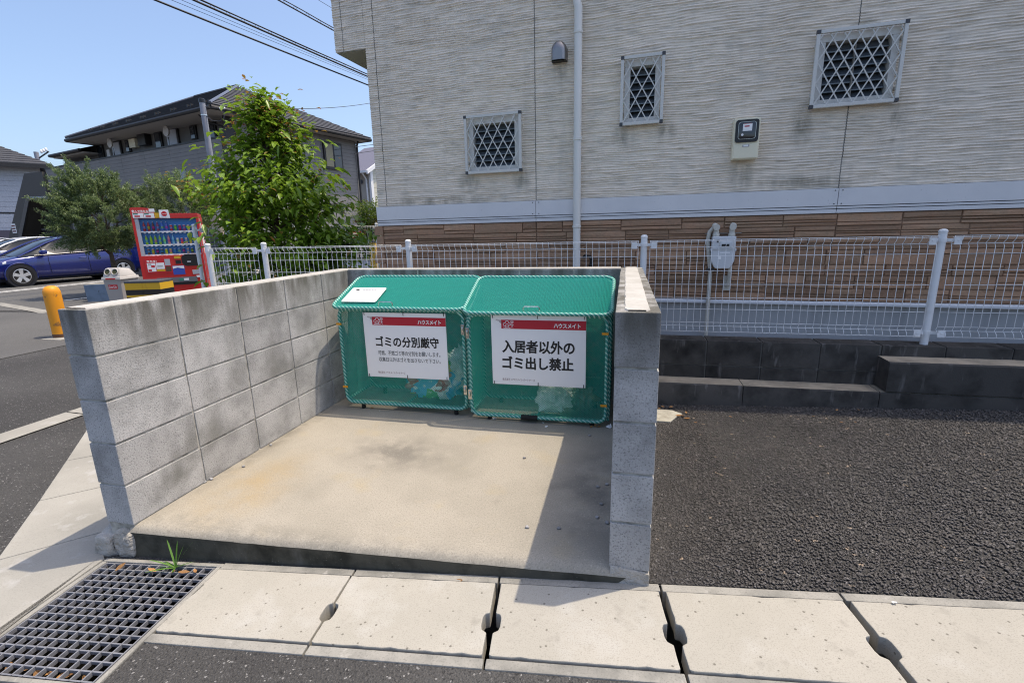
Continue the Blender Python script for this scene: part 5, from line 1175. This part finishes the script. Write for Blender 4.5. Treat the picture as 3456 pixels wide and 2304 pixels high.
# ------------------------------------------------------------------ trees and shrubs
def leaves_np(P, D, U, ln, wd, droop, rng):
    """folded leaf per point: P base, D direction, U up-ish; six verts, four triangles"""
    n = len(P); S = np.cross(D, U); S /= np.linalg.norm(S, axis=1, keepdims=True)+1e-9; N_ = np.cross(S, D)
    L = ln*rng.uniform(.65, 1.25, (n, 1)); W = wd*rng.uniform(.7, 1.2, (n, 1))
    mid = P+D*L*.5+N_*L*.06; tip = P+D*L*.92-np.array([0, 0, 1.])*L*droop
    a = P+D*L*.30+S*W*.42+N_*L*.05; b = P+D*L*.30-S*W*.42+N_*L*.05
    c = P+D*L*.62+S*W*.40-np.array([0, 0, 1.])*L*droop*.3+N_*L*.05; d = P+D*L*.62-S*W*.40-np.array([0, 0, 1.])*L*droop*.3+N_*L*.05
    m1 = P+D*L*.46-np.array([0, 0, 1.])*L*droop*.12-N_*L*.03
    V = np.stack([P, a, c, tip, d, b, m1], 1).reshape(-1, 3)
    ft = np.array([(0, 1, 6), (1, 2, 6), (2, 3, 6), (3, 4, 6), (4, 5, 6), (5, 0, 6)])
    F = (ft[None]+(np.arange(n)*7)[:, None, None]).reshape(-1, 3)
    return V, F
def unit(v): return v/(np.linalg.norm(v, axis=-1, keepdims=True)+1e-9)
def dogwood():
    rng = np.random.default_rng(21); base = np.array([-2.10, 3.85]); gz = G(*base)
    t = thing('dogwood_tree', 'small leafy tree with drooping green leaves and reddish shoot tips behind the fence', 'tree', (base[0], base[1], gz))
    zs = np.array([.15, .5, .9, 1.35, 1.75, 2.1, 2.4, 2.65, 2.9, 3.1, 3.24]); rs = np.array([.60, .76, .90, .96, .88, .72, .54, .37, .22, .10, .02])
    mb = MB(); mb.tube([(0, 0, -.05), (.02, 0, .5), (-.02, .03, 1.2), (.0, .0, 2.0), (-.06, .02, 2.6), (-.16, .03, 3.12)], [.05, .042, .034, .024, .014, .005], 8); mb.build('trunk', M['bark'], t, smooth=True)
    P, D = [], []; PR, DR = [], []
    limbs = []
    for k in range(66):
        z0 = .25+2.65*(k/66)**.9; az = k*2.39996+rng.uniform(-.3, .3); z1 = z0+rng.uniform(.08, .32); r = np.interp(z1, zs, rs)*rng.uniform(.72, 1.10)*(.80 if math.cos(az) < 0 else 1.0)
        limbs.append((z0, az, z1, r))
    limbs += [(1.55, math.pi*1.02, 2.10, 1.16), (1.5, math.pi*.96, 2.0, 1.0), (1.0, -.1, 1.35, 1.12), (2.45, .25, 2.95, .34), (2.3, .6, 2.7, .42), (2.2, 3.3, 2.6, .45), (.6, .1, .8, 1.15), (1.2, .0, 1.45, 1.05)]
    for i, (z0, az, z1, r) in enumerate(limbs):
        a = np.array([-.05*z0/3, 0, z0]); e = np.array([r*math.cos(az), r*math.sin(az)*.85, z1]); mid = (a+e)/2+np.array([0, 0, .10*r])
        pts = [(1-s)**2*a+2*s*(1-s)*mid+s*s*e for s in np.linspace(0, 1, 7)]
        mb = MB(); mb.tube(pts, list(np.linspace(.011, .003, 7)), 5); mb.build('limb', M['bark'], t, smooth=True)
        n = int((70+125*r)*(1 if z1 < 2.1 else .72))
        s = rng.uniform(.30, 1.0, n)**.7; c = ((1-s)**2)[:, None]*a+(2*s*(1-s))[:, None]*mid+(s*s)[:, None]*e
        sp = .05+.13*s*(.5+.5*r); c = c+rng.normal(0, 1, (n, 3))*sp[:, None]*np.array([1, 1, .62])
        ax_ = unit(e-a); d = unit(unit(rng.normal(0, 1, (n, 3))*np.array([1, 1, .3]))*.8+ax_*.7+np.array([0, 0, -.25]))
        red = (s > .86) & (rng.random(n) < (.55 if z1 > 2.6 or (abs(az-math.pi) < .2) else .10))
        P.append(c[~red]); D.append(d[~red]); PR.append(c[red]); DR.append(d[red])
    # upright shoots at the top
    for (x, y, z) in ((-.24, .0, 3.08), (-.18, .05, 2.98), (.10, .02, 3.02), (.18, .0, 2.95), (-.40, 0, 2.90), (.02, 0, 2.9), (-.5, 0, 2.62), (.36, 0, 2.62), (-1.18, -.05, 2.26), (-1.10, .1, 2.08)):
        n = 20; s = rng.uniform(0, 1, n); c = np.array([x, y, z])-np.array([0, 0, .34])*s[:, None]+rng.normal(0, .012, (n, 3)); an = rng.uniform(0, 6.28, n)
        PR.append(c); DR.append(unit(np.stack([np.cos(an), np.sin(an), np.full(n, .35)], 1)))
        mb = MB(); mb.tube([(x, y, z-.4), (x, y, z)], [.006, .002], 5); mb.build('shoot', M['bark'], t)
    P, D = np.concatenate(P), np.concatenate(D); PR, DR = np.concatenate(PR), np.concatenate(DR)
    U = unit(np.array([[0, 0, 1.]])+rng.normal(0, .25, (len(P), 3)))
    V, F = leaves_np(P, D, U, .116, .062, .36, rng); o = link('crown', np_mesh('crown', V, F, M['leaf'], False), t); 
    U = unit(np.array([[0, 0, 1.]])+rng.normal(0, .3, (len(PR), 3)))
    V, F = leaves_np(PR, DR, U, .075, .04, .28, rng); link('young_leaves', np_mesh('young_leaves', V, F, M['leafred'], False), t)
dogwood()
def bush(label, base, cz, rx, rz, n, seed, mt, ln, wd, name='olive_bush', trunk=True):
    rng = np.random.default_rng(seed); gz = G(*base); t = thing(name, label, 'tree' if trunk else 'shrub', (base[0], base[1], gz))
    nt_ = 420; dr = unit(rng.normal(0, 1, (nt_, 3))); rad = rng.uniform(.45, 1.0, nt_)**.5*rng.uniform(.86, 1.05, nt_)
    ph = rng.uniform(0, 6, 6); bump = 1+.12*np.sin(3*dr[:, 0]+ph[0])+.12*np.sin(4*dr[:, 2]+ph[1])+.1*np.sin(5*dr[:, 1]+ph[2])
    tips = dr*(rad*bump)[:, None]*np.array([rx, rx, rz])+np.array([0, 0, cz-gz])
    k = n//nt_; idx = np.repeat(np.arange(nt_), k); s = rng.uniform(0, 1, len(idx))
    out = unit(dr*.8+np.array([0, 0, .45])+rng.normal(0, .35, (nt_, 3)))
    tl_ = rng.uniform(.22, .48, nt_)
    P = tips[idx]+out[idx]*(s*tl_[idx]-.15)[:, None]+rng.normal(0, .022, (len(idx), 3))
    D = unit(out[idx]*.7+rng.normal(0, .65, (len(idx), 3))); U = unit(np.array([[0, 0, 1.]])+rng.normal(0, .6, (len(idx), 3)))
    V, F = leaves_np(P, D, U, ln, wd, .05, rng); link('crown', np_mesh('crown', V, F, mt, False), t)
    for q in range(9 if trunk else 5):
        e = tips[rng.integers(nt_)]; mb = MB(); x0 = rng.uniform(-.05, .05)
        mb.tube([(x0, 0, 0), (x0*.5, 0, (cz-gz)*.5), tuple(e*np.array([.4, .4, 1])*.9), tuple(e)], [.04, .03, .015, .004], 6); mb.build('trunk', M['bark'], t, smooth=True)
    return t
bush('round grey-green bush in front of the blue hatchback', (-9.72, 7.62), 1.88, .92, 1.04, 72000, 5, M['olive'], .056, .018)
bush('grey-green bush showing above the vending machine', (-8.95, 9.05), 2.05, .86, .72, 38000, 8, M['olive'], .056, .018)

# ------------------------------------------------------------------ things beyond the fence
M['gfence'] = flat('grey_coated_wire', (.42,.45,.47), .45)
fence('garden_fence', 'taller wire mesh fence running back behind the leafy tree', (-3.29, 3.79), (-1.90, 6.01), -.02, 1.42, [0, 1.30, 2.62], pitch=.05, fm=M['fence'], ground=-.1)
ws = thing('warning_plate', 'small red and white plate tied to the taller fence', 'sign', (-2.16, 5.55, 1.16), math.atan2(2.22, 1.39))
mb = MB(); mb.box(0, .20, -.055, -.05, 0, .16); mb.build('plate', flat('plate_red', (.65,.05,.03), .5), ws)
for k in range(3):
    mb = MB(); mb.box(.02, .18, -.058, -.0555, .025+k*.045, .05+k*.045); mb.build('print_band', M['white'], ws)
yp = thing('marker_post', 'yellow post seen through the taller fence beside the house corner', 'post', (-2.95, 7.75, G(-2.9, 7.7)))
mb = MB(); mb.box(-.07, .07, -.05, .05, 0, 1.25); mb.build('post', M['yel'], yp, bevel=.01); mb = MB(); mb.box(-.075, .075, -.055, .055, 1.25, 1.28); mb.build('cap', M['guardtop'], yp)
rl = thing('railing', 'dark vertical railing on a pale base behind the taller fence', 'fence', (-5.0, 9.3, G(-4, 9)), R(20))
mb = MB(); mb.box(0, 2.8, -.08, .08, 0, .75); mb.build('base_wall', mat('pale_panel', (.42,.46,.52), .7), rl)
for k in range(22):
    mb = MB(); mb.box(.06+k*.125, .095+k*.125, -.02, .02, .75, 1.55); mb.build('bar', M['black'], rl)
mb = MB(); mb.box(0, 2.8, -.03, .03, 1.55, 1.6); mb.build('top_rail', M['black'], rl)
bush('clipped green hedge with a rusty patch between the houses', (-4.12, 9.85), 1.52, .34, .42, 7000, 3, M['hedge'], .05, .03, 'hedge_shrub', False)

# ------------------------------------------------------------------ apartment block
A0 = (-11.25, 12.94); ap = thing('apartment_block', 'dark grey two-storey apartment block with hipped slate roof and open corridor', 'building', (*A0, .15), R(-15))
dz_ = -.15
M['apw'] = mat('apartment_siding', (.25,.238,.23), .85, layers=[dict(scale=1.2, lo=.4, hi=.7, col=(.22,.21,.204))]); M['aproof'] = mat('slate_roof', (.045,.047,.055), .65, spec=.4, layers=[dict(scale=3, lo=.4, hi=.7, col=(.06,.062,.07))]); M['apdark'] = flat('dark_brown_trim', (.022,.021,.022), .5)
M['soffit'] = flat('soffit', (.36,.34,.32), .8); M['doorgrey'] = flat('pale_door', (.48,.50,.56), .45); M['apin'] = flat('recess_wall', (.17,.165,.16), .85)
def slats(x0, x1, y, z0, z1, nm, parent, mt, h=.20, axis='x', gap=.008, seams=None):
    z = z0
    while z < z1-.02:
        zt = min(z+h, z1); segs = [x0]+[s for s in (seams or []) if x0 < s < x1]+[x1]
        for a, b in zip(segs[:-1], segs[1:]):
            mb = MB()
            if axis == 'x': mb.box(a+.004, b-.004, y-.02, y, z+gap, zt)
            else: mb.box(y, y+.02, a+.004, b-.004, z+gap, zt)
            mb.build(nm, mt, parent)
        z = zt
Z = lambda z: z+dz_
# parapet wall along the corridor with its siding boards
mb = MB(); mb.box(-14.7, -.60, .60, .75, Z(3.30), Z(4.66)); pw = mb.build('parapet', M['apdark'], ap)
slats(-14.7, -.62, .60, Z(3.30), Z(4.66), 'siding_board', pw, M['apw'], .1366, gap=.006, seams=[-12.9, -11.1, -9.3, -7.5, -5.7, -3.9, -2.1])
mb = MB(); mb.box(-14.72, -.58, .56, .80, Z(4.662), Z(4.72)); mb.build('parapet_cap', M['apdark'], ap)
mb = MB(); mb.box(-13.9, -.66, 1.1, 7.0, Z(-.1), Z(5.45)); mb.build('front_wall', M['apin'], ap)
mb = MB(); mb.box(-.66, -.61, .78, 6.86, Z(-.1), Z(5.42)); sw = mb.build('side_wall', M['apdark'], ap)
slats(1.15, 6.84, -.609, Z(.2), Z(5.40), 'siding_board', sw, M['apw'], .155, gap=.006, axis='y', seams=[3.0, 4.9])
slats(.75, 1.15, -.609, Z(3.3), Z(4.66), 'siding_board', sw, M['apw'], .272, axis='y')
# openings along the corridor
for x0, x1, z0, z1, kind in ((-9.04, -8.40, 3.4, 5.36, 'door'), (-4.72, -4.04, 3.4, 5.40, 'door'), (-10.34, -9.97, 4.75, 5.34, 'window'), (-5.56, -5.21, 4.8, 5.38, 'window'), (-3.08, -2.84, 4.92, 5.34, 'window'), (-1.95, -1.62, 3.4, 5.30, 'dark_door'), (-7.88, -7.66, 4.9, 5.3, 'window')):
    mb = MB(); mb.box(x0-.07, x1+.07, 1.03, 1.098, Z(z0), Z(z1+.06)); f = mb.build('door' if 'door' in kind else 'window', M['apdark'], ap)
    mb = MB(); mb.box(x0, x1, 1.01, 1.028, Z(z0+.02), Z(z1)); mb.build('leaf' if 'door' in kind else 'pane', M['doorgrey'] if kind == 'door' else M['glass'], f)
    if kind == 'door': mb = MB(); mb.box(x0+.10, x0+.15, 1.0, 1.009, Z(4.2), Z(5.15)); mb.build('glazed_slot', M['glass'], f)
mb = MB(); mb.box(-7.40, -6.92, .92, 1.09, Z(5.0), Z(5.34)); mb.build('switch_box', M['cream'], ap, bevel=.01)
mb = MB(); mb.box(-6.55, -5.98, .85, 1.09, Z(5.0), Z(5.42)); mb.build('dark_box', M['apdark'], ap)
mb = MB(); mb.box(-9.64, -9.42, 1.05, 1.095, Z(4.6), Z(5.15)); mb.build('white_panel', M['white'], ap)
for x_ in (-8.25, -3.95):
    mb = MB(); mb.lathe([(.19, .60), (.17, .66), (.02, .70)], 20, (x_, 0, Z(5.24)), axis='y'); mb.build('dish_aerial', M['binlid'], ap, smooth=True)
mb = MB(); mb.prism([(x-3.25, z+Z(3.64)) for x, z in rrect(.52, .34, .12, 4)], .555, .579, 'y'); mb.build('name_plaque', flat('plaque', (.28,.31,.36), .4), ap, smooth=True)
# ground-floor piers and doors in the shade
for x_ in (-13.2, -9.6, -6.2, -2.8, -.85):
    mb = MB(); mb.box(x_-.12, x_+.12, .66, .90, Z(-.1), Z(3.29)); mb.build('pier', M['apw'], ap)
for x_ in (-12.3, -8.6, -5.2, -1.9):
    mb = MB(); mb.box(x_-.45, x_+.45, 1.04, 1.098, Z(-.1), Z(2.2)); f = mb.build('door', M['apdark'], ap); mb = MB(); mb.box(x_-.38, x_+.38, 1.02, 1.038, Z(.17), Z(2.14)); mb.build('leaf', M['doorgrey'], f)
# side window
mb = MB(); mb.box(-.60, -.50, 4.98, 5.98, Z(4.06), Z(5.18)); swn = mb.build('window', M['apdark'], ap)
for y0, y1, mt in ((5.06, 5.44, flat('blind', (.30,.27,.18), .6)), (5.52, 5.90, M['glass'])):
    mb = MB(); mb.box(-.499, -.49, y0, y1, Z(4.16), Z(5.08)); mb.build('pane', mt, swn)
# roofs
E_, RZ = Z(5.52), Z(7.42); c4 = [(-10.45, 0), (0, 0), (0, 7.3), (-10.45, 7.3)]; r1, r2 = (-6.85, 3.65), (-3.75, 3.65)
mb = MB(); mb.add([(x, y, E_+.02) for x, y in c4]+[(*r1, RZ), (*r2, RZ)], [(0, 1, 5, 4), (1, 2, 5), (2, 3, 4, 5), (3, 0, 4)]); rf_ = mb.build('roof', M['aproof'], ap)
def course(a, b, c, d, n):                                   # overlapping slate rows on one roof plane
    a, b, c, d = map(Vector, (a, b, c, d)); nn = (b-a).cross(d-a).normalized()
    if nn.z < 0: nn = -nn
    for k in range(n):
        t0, t1 = k/n, (k+1.08)/n; t1 = min(t1, 1)
        p = [a+(d-a)*t0, b+(c-b)*t0, b+(c-b)*t1, a+(d-a)*t1]
        mb = MB(); mb.add([p[0]+nn*.045, p[1]+nn*.045, p[2]+nn*.02, p[3]+nn*.02, p[0]+nn*.01, p[1]+nn*.01], [(0, 1, 2, 3), (4, 5, 1, 0)]); mb.build('slate_row', M['aproof'], rf_, fix=False)
V3 = lambda p, z: (p[0], p[1], z)
course(V3(c4[0], E_+.02), V3(c4[1], E_+.02), V3(r2, RZ), V3(r1, RZ), 16); course(V3(c4[1], E_+.02), V3(c4[2], E_+.02), V3(r2, RZ), V3(r2, RZ), 16)
for a, b in ((c4[1], r2), (c4[0], r1)):
    mb = MB(); mb.tube([(*a, E_+.08), (*b, RZ+.05)], .05, 6); mb.build('hip_cap', flat('hip_metal', (.16,.17,.20), .35, metal=.4), rf_)
mb = MB(); mb.tube([(*r1, RZ+.04), (*r2, RZ+.04)], .07, 6); mb.build('ridge_cap', M['apdark'], rf_)
mb = MB()
for a, b in zip(c4, c4[1:]+c4[:1]): mb.tube([(*a, E_-.05), (*b, E_-.05)], .075, 8)
mb.build('gutter', M['apdark'], rf_, smooth=True)
mb = MB(); mb.box(-10.40, -.05, .05, 7.25, E_-.10, E_-.02); mb.build('soffit', M['soffit'], rf_)
for k in range(9):
    for dx in (0, .22):
        mb = MB(); mb.box(-9.4+k*1.05+dx, -9.34+k*1.05+dx, .42, .5, E_+.26, E_+.36); mb.build('snow_guard', M['apdark'], rf_)
mb = MB(); mb.add([(-13.3, .35, Z(5.18)), (-10.3, .35, Z(5.18)), (-10.3, 3.5, Z(6.3)), (-12.2, 3.5, Z(6.3)), (-13.3, 6.5, Z(5.18)), (-10.3, 6.5, Z(5.18))], [(0, 1, 2, 3), (0, 3, 4), (4, 3, 2, 5)]); lr = mb.build('lower_roof', M['aproof'], ap)
mb = MB(); mb.tube([(-13.3, .35, Z(5.13)), (-10.3, .35, Z(5.13))], .07, 8); mb.tube([(-13.3, .35, Z(5.13)), (-13.3, 6.5, Z(5.13))], .07, 8); mb.build('gutter', M['apdark'], lr)
mb = MB(); mb.box(-13.2, -10.3, .45, 6.4, Z(5.02), Z(5.08)); mb.build('soffit', M['soffit'], lr)
mb = MB(); mb.tube([(-1.2, .3, E_-.08), (-1.15, .55, E_-.3), (-.75, .98, E_-.45), (-.75, .98, Z(3.0))], .045, 8); mb.build('downpipe', M['apdark'], ap, smooth=True)
mb = MB(); mb.tube([(-.45, 6.95, E_-.1), (-.5, 6.9, E_-.3), (-.55, 6.9, Z(.2))], .045, 8); mb.build('downpipe', M['apdark'], ap, smooth=True)
# boxed stair wall
stp = [(-16.8, Z(4.62)), (-14.75, Z(4.56)), (-14.72, Z(3.30)), (-16.95, Z(3.38)), (-19.35, Z(1.30)), (-19.6, Z(.2)), (-21.6, Z(.2)), (-20.65, Z(1.6))]
mb = MB(); mb.prism(stp, .45, 1.9, 'y'); mb.build('stair_wall', flat('stair_cladding', (.075,.068,.062), .7), ap)
mb = MB(); mb.tube([(-14.72, .42, Z(3.33)), (-16.93, .42, Z(3.42)), (-19.3, .42, Z(1.32)), (-19.6, .42, Z(.2))], .10, 4); mb.build('stair_edge', flat('stair_trim', (.20,.21,.23), .5), ap)
mb = MB(); mb.box(-19.4, -14.7, 1.2, 1.9, Z(-.1), Z(3.2)); mb.build('stair_recess', M['apdark'], ap)
for k in range(9):
    mb = MB(); mb.box(-19.0+k*.45, -18.5+k*.45, .6, 1.19, Z(.35+k*.3), Z(.42+k*.3)); mb.build('stair_tread', M['apdark'], ap)
mb = MB(); mb.box(-19.95, -19.4, .435, .448, Z(1.75), Z(2.25)); pl = mb.build('notice_plate', M['white'], ap)
for k in range(3):
    mb = MB(); mb.box(-19.9, -19.46, .43, .434, Z(1.82+k*.14), Z(1.89+k*.14)); mb.build('print_band', M['ink2'], pl)

# pale house at the left edge
lh = thing('pale_house', 'pale grey house with dark tiled roof cut by the left edge', 'house', (-38.1, 26.6, .5), R(57))
M['pale'] = mat('pale_siding', (.46,.48,.53), .8, bumps=[(9, .5, .05, 'noise')])
mb = MB(); mb.box(-14, -.7, .9, 9, -.6, 6.05); wl = mb.build('wall', M['pale'], lh)
for k in range(17):
    mb = MB(); mb.box(-14, -.69, .87, .899, .02+k*.355, .36+k*.355); mb.build('siding_board', M['pale'], wl)
for z_ in (2.75,):
    mb = MB(); mb.box(-14, -.65, .84, .90, z_, z_+.10); mb.build('belt_rail', M['apdark'], lh)
mb = MB(); mb.add([(-14.5, 0, 6.1), (0, 0, 6.1), (-4.5, 5, 8.6), (-14.5, 5, 8.6), (0, 10, 6.1), (-14.5, 10, 6.1)], [(0, 1, 2, 3), (1, 4, 2), (2, 4, 5, 3)]); lrf = mb.build('roof', M['aproof'], lh)
for k in range(14):
    t0, t1 = k/14, (k+1.05)/14; mb = MB(); mb.add([(-14.5, 5*t0-.03, 6.1+2.5*t0+.07), (-4.5*t0, 5*t0-.03, 6.1+2.5*t0+.07), (-4.5*t1, 5*t1, 6.1+2.5*t1+.03), (-14.5, 5*t1, 6.1+2.5*t1+.03), (-14.5, 5*t0-.03, 6.1+2.5*t0), (-4.5*t0, 5*t0-.03, 6.1+2.5*t0)], [(0, 1, 2, 3), (4, 5, 1, 0)]); mb.build('tile_row', M['aproof'], lrf, fix=False)
mb = MB(); mb.box(-14.5, 0, -.06, .12, 5.86, 6.1); mb.box(-.12, .06, .13, 10, 5.86, 6.1); mb.build('gutter', M['apdark'], lrf)
mb = MB(); mb.box(-14, -.6, .2, .75, 1.0, 1.6); mb.build('balcony_beam', flat('dark_violet_trim', (.06,.055,.085), .5), lh)

# cream house between the apartment block and the near house
cp = atd(1180+250*.2806, 480+400*.2806, 29)
ch = thing('cream_house', 'small cream house with grey roof and white trim, glimpsed between the buildings', 'house', (cp[0], cp[1], .2), R(-15))
M['creamw'] = mat('cream_render', (.50,.46,.40), .85); M['creams'] = mat('cream_siding', (.62,.60,.50), .8); M['croof'] = mat('purple_grey_roof', (.14,.14,.19), .7)
mb = MB(); mb.box(-3, -.05, 0, 7, -.3, 4.9); mb.build('wall', M['creamw'], ch)
mb = MB(); mb.prism([(0, 0), (6, 0), (6, 4.9), (3.0, 6.5), (0, 4.9)], -.049, 0, 'x'); gw = mb.build('gable_wall', M['creams'], ch)
for k in range(18):
    mb = MB(); mb.box(.001, .02, .12, 6, .05+k*.27, .30+k*.27); mb.build('siding_board', M['creams'], gw)
mb = MB(); mb.add([(-3.2, -.5, 4.75), (.25, -.5, 4.75), (.25, 3.0, 6.75), (-3.2, 3.0, 6.75), (.25, 6.5, 4.75), (-3.2, 6.5, 4.75)], [(0, 1, 2, 3), (3, 2, 4, 5)]); crf = mb.build('roof', M['croof'], ch)
mb = MB(); mb.hexa([(.20, -.52, 4.55), (.30, -.52, 4.55), (.30, -.52, 4.78), (.20, -.52, 4.78), (.20, 3.0, 6.55), (.30, 3.0, 6.55), (.30, 3.0, 6.79), (.20, 3.0, 6.79)]); mb.build('barge_board', M['white'], crf)
mb = MB(); mb.box(-3.2, .2, -.56, -.44, 4.64, 4.76); mb.build('gutter', M['white'], crf)
mb = MB(); mb.box(-.06, .10, -.10, .10, 0, 4.85); mb.build('corner_board', M['white'], ch)
mb = MB(); mb.tube([(-.2, -.45, 4.62), (-.25, -.12, 4.3), (-.25, -.10, .1)], .05, 8); mb.build('downpipe', M['white'], ch, smooth=True)
mb = MB(); mb.lathe([(.14, -.06), (.10, -.01), (.0, 0)], 16, (-.75, 0, 4.2), axis='y'); mb.build('vent', M['guardtop'], ch, smooth=True)

# ------------------------------------------------------------------ poles and cables
M['poleg'] = mat('grey_pole', (.30,.31,.35), .55, layers=[dict(scale=4, lo=.4, hi=.7, col=(.25,.26,.29))])
p0, p1 = atd(463*1.46939, 228*1.46939, 10), atd(497*1.46939, 520*1.46939, 10)
pl = thing('service_pole', 'slim grey steel service pole rising behind the leafy tree', 'pole', (p0[0], p0[1], G(p0[0], p0[1])))
hp = p0[2]-G(p0[0], p0[1])
mb = MB(); mb.tube([(0, 0, -.1), (0, 0, hp-.05)], [.062, .055], 16); mb.build('pole', M['poleg'], pl, smooth=True)
mb = MB(); mb.lathe([(.060, hp-.07), (.060, hp), (.045, hp+.012)], 16); mb.build('cap', M['black'], pl, smooth=True)
for z_ in (hp-.32, hp-1.9):
    mb = MB(); mb.lathe([(.059, z_), (.059, z_+.02)], 16); mb.build('band', M['chrome'], pl, smooth=True)
mb = MB(); mb.tube([(.05, 0, hp-.33), (.16, .02, hp-.42), (.30, .05, hp-.44), (.40, .08, hp-.40), (.42, .1, hp-.28), (.36, .1, hp-.2)], .008, 6); mb.build('service_wire', M['plasgrey'], pl, smooth=True)
mb = MB(); mb.tube([(.04, 0, hp-.15), (.36, .1, hp-.18)], .006, 6); mb.build('stay_wire', M['plasgrey'], pl)
for k in range(3):
    mb = MB(); mb.lathe([(.012, -.02), (.024, -.01), (.024, .01), (.012, .02)], 10, (.34+k*.045, .1, hp-.18), axis='x'); mb.build('insulator', M['white'], pl, smooth=True)
mb = MB(); mb.box(-.10, .12, -.16, -.066, hp-2.75, hp-2.35); mb.build('junction_box', M['cream'] if False else mat('tan_box', (.42,.33,.25), .7), pl, bevel=.01)
fp = atd(403*.3187, 460+265*.3187, 40); ft = atd(388*.3187, 460+170*.3187, 40)
fpole = thing('utility_pole', 'distant utility pole with insulators above the pale house roof', 'pole', (fp[0], fp[1], .6))
mb = MB(); mb.tube([(0, 0, 0), (0, 0, ft[2]-.6)], .16, 10); mb.build('pole', M['poleg'], fpole, smooth=True)
mb = MB(); mb.bar((-.1, 0, ft[2]-1.2), (1.1, .2, ft[2]-.6), .08, .08); mb.build('crossarm', M['plasgrey'], fpole)
for k in range(3):
    mb = MB(); mb.lathe([(.06, 0), (.09, .08), (.09, .2), (.04, .28)], 10, (.45+k*.28, .1, ft[2]-.72+k*.06)); mb.build('insulator', M['white'], fpole)
M['cable'] = flat('cable_sheath', (.012,.012,.014), .6)
zh = lambda x, y: (480+x*.3401, y*.3401)
def cable(label, pa, pb, z, r, sag=.05, coil=False, ext=(1.0, .6)):
    a, b = onz(*pa, z), onz(*pb, z); d = b-a; a2, b2 = a-d*ext[0], b+d*ext[1]; n = 28
    o = thing('overhead_cable', label, 'cable', tuple(a2), 0, 'overhead cables')
    path = [(b2-a2)*t-np.array([0, 0, 1])*sag*4*(t*(1-t)-.2) for t in np.linspace(0, 1, n)]
    mb = MB(); mb.tube(path, r, 6); mb.build('strand', M['cable'], o, smooth=True)
    if coil:
        L = np.linalg.norm(b2-a2); mb = MB(); u = (b2-a2)/L; s = np.cross(u, [0, 0, 1]); m_ = int(L/.5)
        mb.tube([(b2-a2)*t-np.array([0, 0, 1])*sag*4*(t*(1-t)-.2)+np.array([0, 0, .085])+s*.012*math.sin(30*t) for t in np.linspace(0, 1, n)], r*.7, 6); mb.build('messenger_wire', M['cable'], o, smooth=True)
        for k in range(m_):
            t = (k+.5)/m_; c = (b2-a2)*t-np.array([0, 0, 1])*sag*4*(t*(1-t)-.2)
            mb = MB(); mb.tube([c-u*.10, c+np.array([0, 0, .11])+u*.0, c+u*.10], .005, 5); mb.build('hanger', M['cable'], o)
    return o
cable('lowest thick black overhead cable crossing the sky', zh(130, 0), zh(2275, 860), 7.4, .026)
cable('thin wire just above the thick cable', zh(290, 0), zh(2270, 805), 7.5, .006)
cable('thin wire just below the bundled cable with hangers', zh(390, 0), zh(2270, 790), 7.6, .006)
cable('thick bundled black cable with wire hangers across the sky', zh(510, 0), zh(2268, 775), 7.7, .028, coil=True)
cable('black twin cable riding above the bundled cable', zh(590, 0), zh(2265, 752), 7.75, .016)
cable('upper black cable with hangers meeting the house corner', zh(1350, 0), zh(1895, 300), 8.0, .020, coil=True, ext=(2, 2))
cable('thin topmost wire beside the house corner', zh(1750, 0), zh(1875, 75), 8.0, .006, ext=(6, 6))
a, b = atd(*zh(1230, 1075), 19.), atd(*zh(2290, 1020), 26.)
o = thing('overhead_cable', 'thin service wire running from the apartment roof to the right', 'cable', tuple(a), 0, 'overhead cables'); mb = MB(); mb.tube([(b-a)*t-np.array([0, 0, 1])*.5*t*(1-t) for t in np.linspace(0, 1.2, 14)], .012, 5); mb.build('strand', M['cable'], o, smooth=True)
for k, (y0, y1, d0) in enumerate(((30, 10, 20), (110, 85, 20))):
    a, b = atd(1180+60*.2806, 480+y0*.2806+8, d0), atd(1180+325*.2806, 480+y1*.2806+4, d0+5)
    o = thing('overhead_cable', ('upper wire leaving the gutter end of the apartment block', 'lower wire leaving the wall of the apartment block')[k], 'cable', tuple(a), 0, 'overhead cables'); mb = MB(); mb.tube([(b-a)*t for t in np.linspace(0, 1.4, 6)], .012, 5); mb.build('strand', M['cable'], o)
